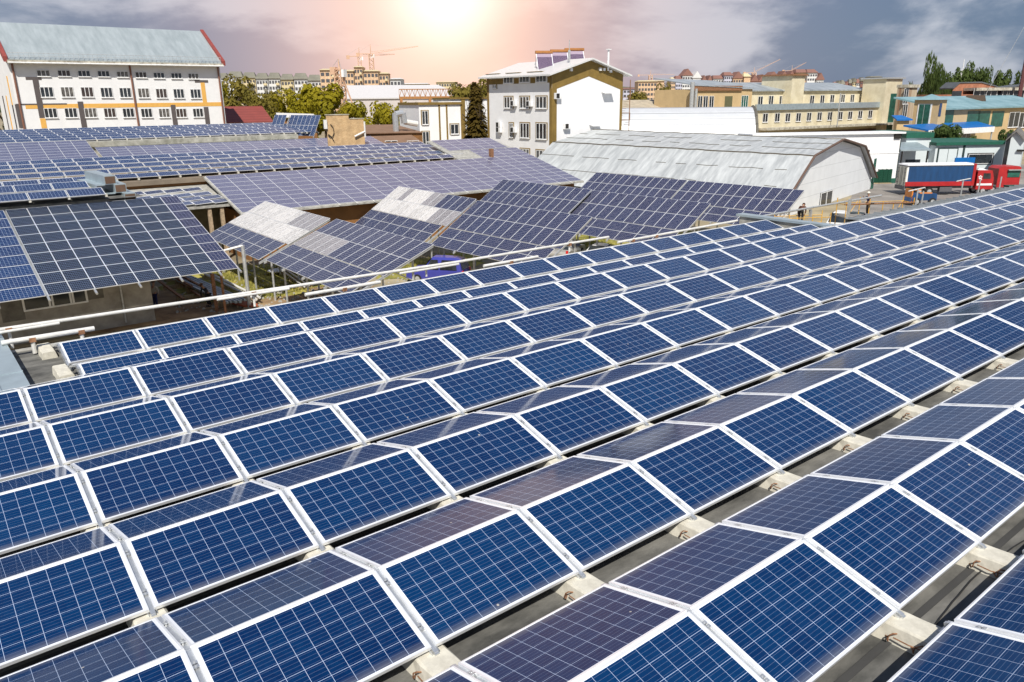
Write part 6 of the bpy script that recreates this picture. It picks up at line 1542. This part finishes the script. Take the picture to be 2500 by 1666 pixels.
M_grass = mat('short_grass', (.17, .18, .025), .95, 0, .3, .8, c2=(.46, .40, .10), bump=.4, detail=12); M_earth = mat('bare_earth', (.19, .11, .055), .95, 0, .3, .6, c2=(.38, .26, .14), bump=.4, detail=12)
blotch('dirt_patch', 520, 735, 8, M_earth, seed=2, z=.004)
for i, (x, y, r) in enumerate(((590, 690, 4.5), (545, 672, 4), (700, 665, 5), (640, 715, 2.5), (940, 650, 5), (1010, 660, 4), (1450, 592, 7), (1100, 640, 4), (720, 700, 2.4), (1560, 575, 6))): blotch('grass_patch', x, y, r, M_grass, seed=i, z=.008 + i * .002)
# tufts of grass
m = MB(); rnd = random.Random(12)
for i in range(9000):
    cx, cy = rnd.choice([(590, 690), (545, 672), (700, 665), (640, 715), (940, 650), (1010, 660), (1450, 592), (1100, 640), (720, 700)]); P = gp(cx + rnd.gauss(0, 26), cy + rnd.gauss(0, 9), GZ)
    a = rnd.random() * 6.28; h = rnd.uniform(.06, .28); w = .03; q = Vector((math.cos(a) * w, math.sin(a) * w, 0)); l = Vector((rnd.uniform(-.08, .08), rnd.uniform(-.08, .08), h))
    m.poly([P - q, P + q, P + l])
o = m.build('grass', M_grass); o['kind'] = 'stuff'
# rubble: small stones scattered
m = MB(); 
for i in range(700):
    P = gp(rnd.uniform(430, 1100), rnd.uniform(640, 765), GZ); s = rnd.uniform(.03, .12); m.hexa([(P.x - s, P.y - s, GZ), (P.x + s, P.y - s * .8, GZ), (P.x + s * .9, P.y + s, GZ), (P.x - s, P.y + s * .7, GZ), (P.x - s * .6, P.y - s * .6, GZ + s), (P.x + s * .6, P.y - s * .5, GZ + s * .9), (P.x + s * .5, P.y + s * .6, GZ + s), (P.x - s * .6, P.y + s * .5, GZ + s * .8)])
o = m.build('rubble', M_conc2); o['kind'] = 'stuff'
# steel sections, ladder-like rusty frames and posts in the yard
def bars(name, label, pa, pb, n, sp, r, mt, z=.3, cat='steel sections', boxy=True, group=None):
    a = gp(*pa, GZ); c = gp(*pb, GZ); d = c - a; yaw = math.atan2(d.y, d.x); L_ = d.length
    t = thing(name, label, cat, (a.x, a.y, GZ), yaw, group)
    for i in range(n):
        m = MB(); y = (i - n / 2) * sp; off = rnd.uniform(-.3, .3)
        (m.box(off, L_ + off, y - r, y + r, z, z + 2 * r) if boxy else m.tube((off, y, z + r), (L_ + off, y, z + r), r, 0, 8)); m.build('steel_bar', mt, t)
    for x in (L_ * .15, L_ * .5, L_ * .85): m = MB(); m.box(x - .06, x + .06, -n * sp / 2 - .15, n * sp / 2 + .1, 0, z); m.build('timber_bearer', MATS['pallet_wood'], t)
    return t
bars('steel_stack', 'stack of bluish-grey steel channels behind the worker in black', (438, 690), (585, 757), 6, .22, .07, mat('bluish_steel', (.36, .42, .46), .45, .4, .15, 4), .5)
bars('tube_stack', 'pair of long pale tubes lying across the dirt right of the post', (495, 672), (640, 745), 2, .35, .09, M_pipe, .35, boxy=False)
bars('tube_stack', 'long pale tubes leaning under the tilted array by the rail', (692, 665), (758, 712), 2, .35, .06, M_pipe, .3, boxy=False)
bars('rusty_frame', 'rusty ladder-like steel frame lying beside the workshop corner', (400, 672), (495, 740), 2, 1.1, .07, M_rust, .3)
bars('rusty_frame', 'second rusty steel frame parallel to the stack of channels', (418, 680), (492, 722), 2, .5, .07, M_rust, .6)
bars('brick_pile', 'small pile of orange-red bars near the pipe rail', (575, 742), (620, 752), 5, .16, .06, mat('orange_red_paint', (.42, .11, .05), .7, 0, .2, 4), .1)
for i, (x, yb, yt, lb) in enumerate(((610, 752, 600, 'tall galvanised post with arm beside the stripe-edged array'), (530, 762, 668, 'rusty post in front of the worker in black'))):
    P = gp(x, yb, GZ); P = vp(x, yb, 50.5); top = vp(x - (16 if i == 0 else 5), yt, 50.5).z
    t = thing('yard_post', lb, 'post', (P.x, P.y, GZ)); m = MB(); m.tube((0, 0, 0), (0, 0, top - GZ), .12, 0, 8); m.build('pole', M_steel if i == 0 else M_rust, t)
    if i == 0: m = MB(); m.tube((0, 0, top - GZ), (-1.6, .6, top - GZ - .35), .07, 0, 8); m.build('arm', M_pipe, t)
P = gp(684, 668, GZ)
t = thing('satellite_dish', 'oval white dish lying on the ground under the tilted array', 'dish', P); m = MB()
for k in range(5):
    for i in range(20):
        a0, a1 = 2 * math.pi * i / 20, 2 * math.pi * (i + 1) / 20; r0, r1 = .2 * k, .2 * (k + 1); q = lambda r, a: (r * math.cos(a) * .95, r * math.sin(a) * .8, .05 + .22 * r * r)
        m.quad(q(r0, a0), q(r1, a0), q(r1, a1), q(r0, a1))
m.build('reflector', M_pvc, t); m = MB(); m.tube((0, 0, .08), (.2, .1, .5), .03); m.build('feed_arm', M_steel, t)
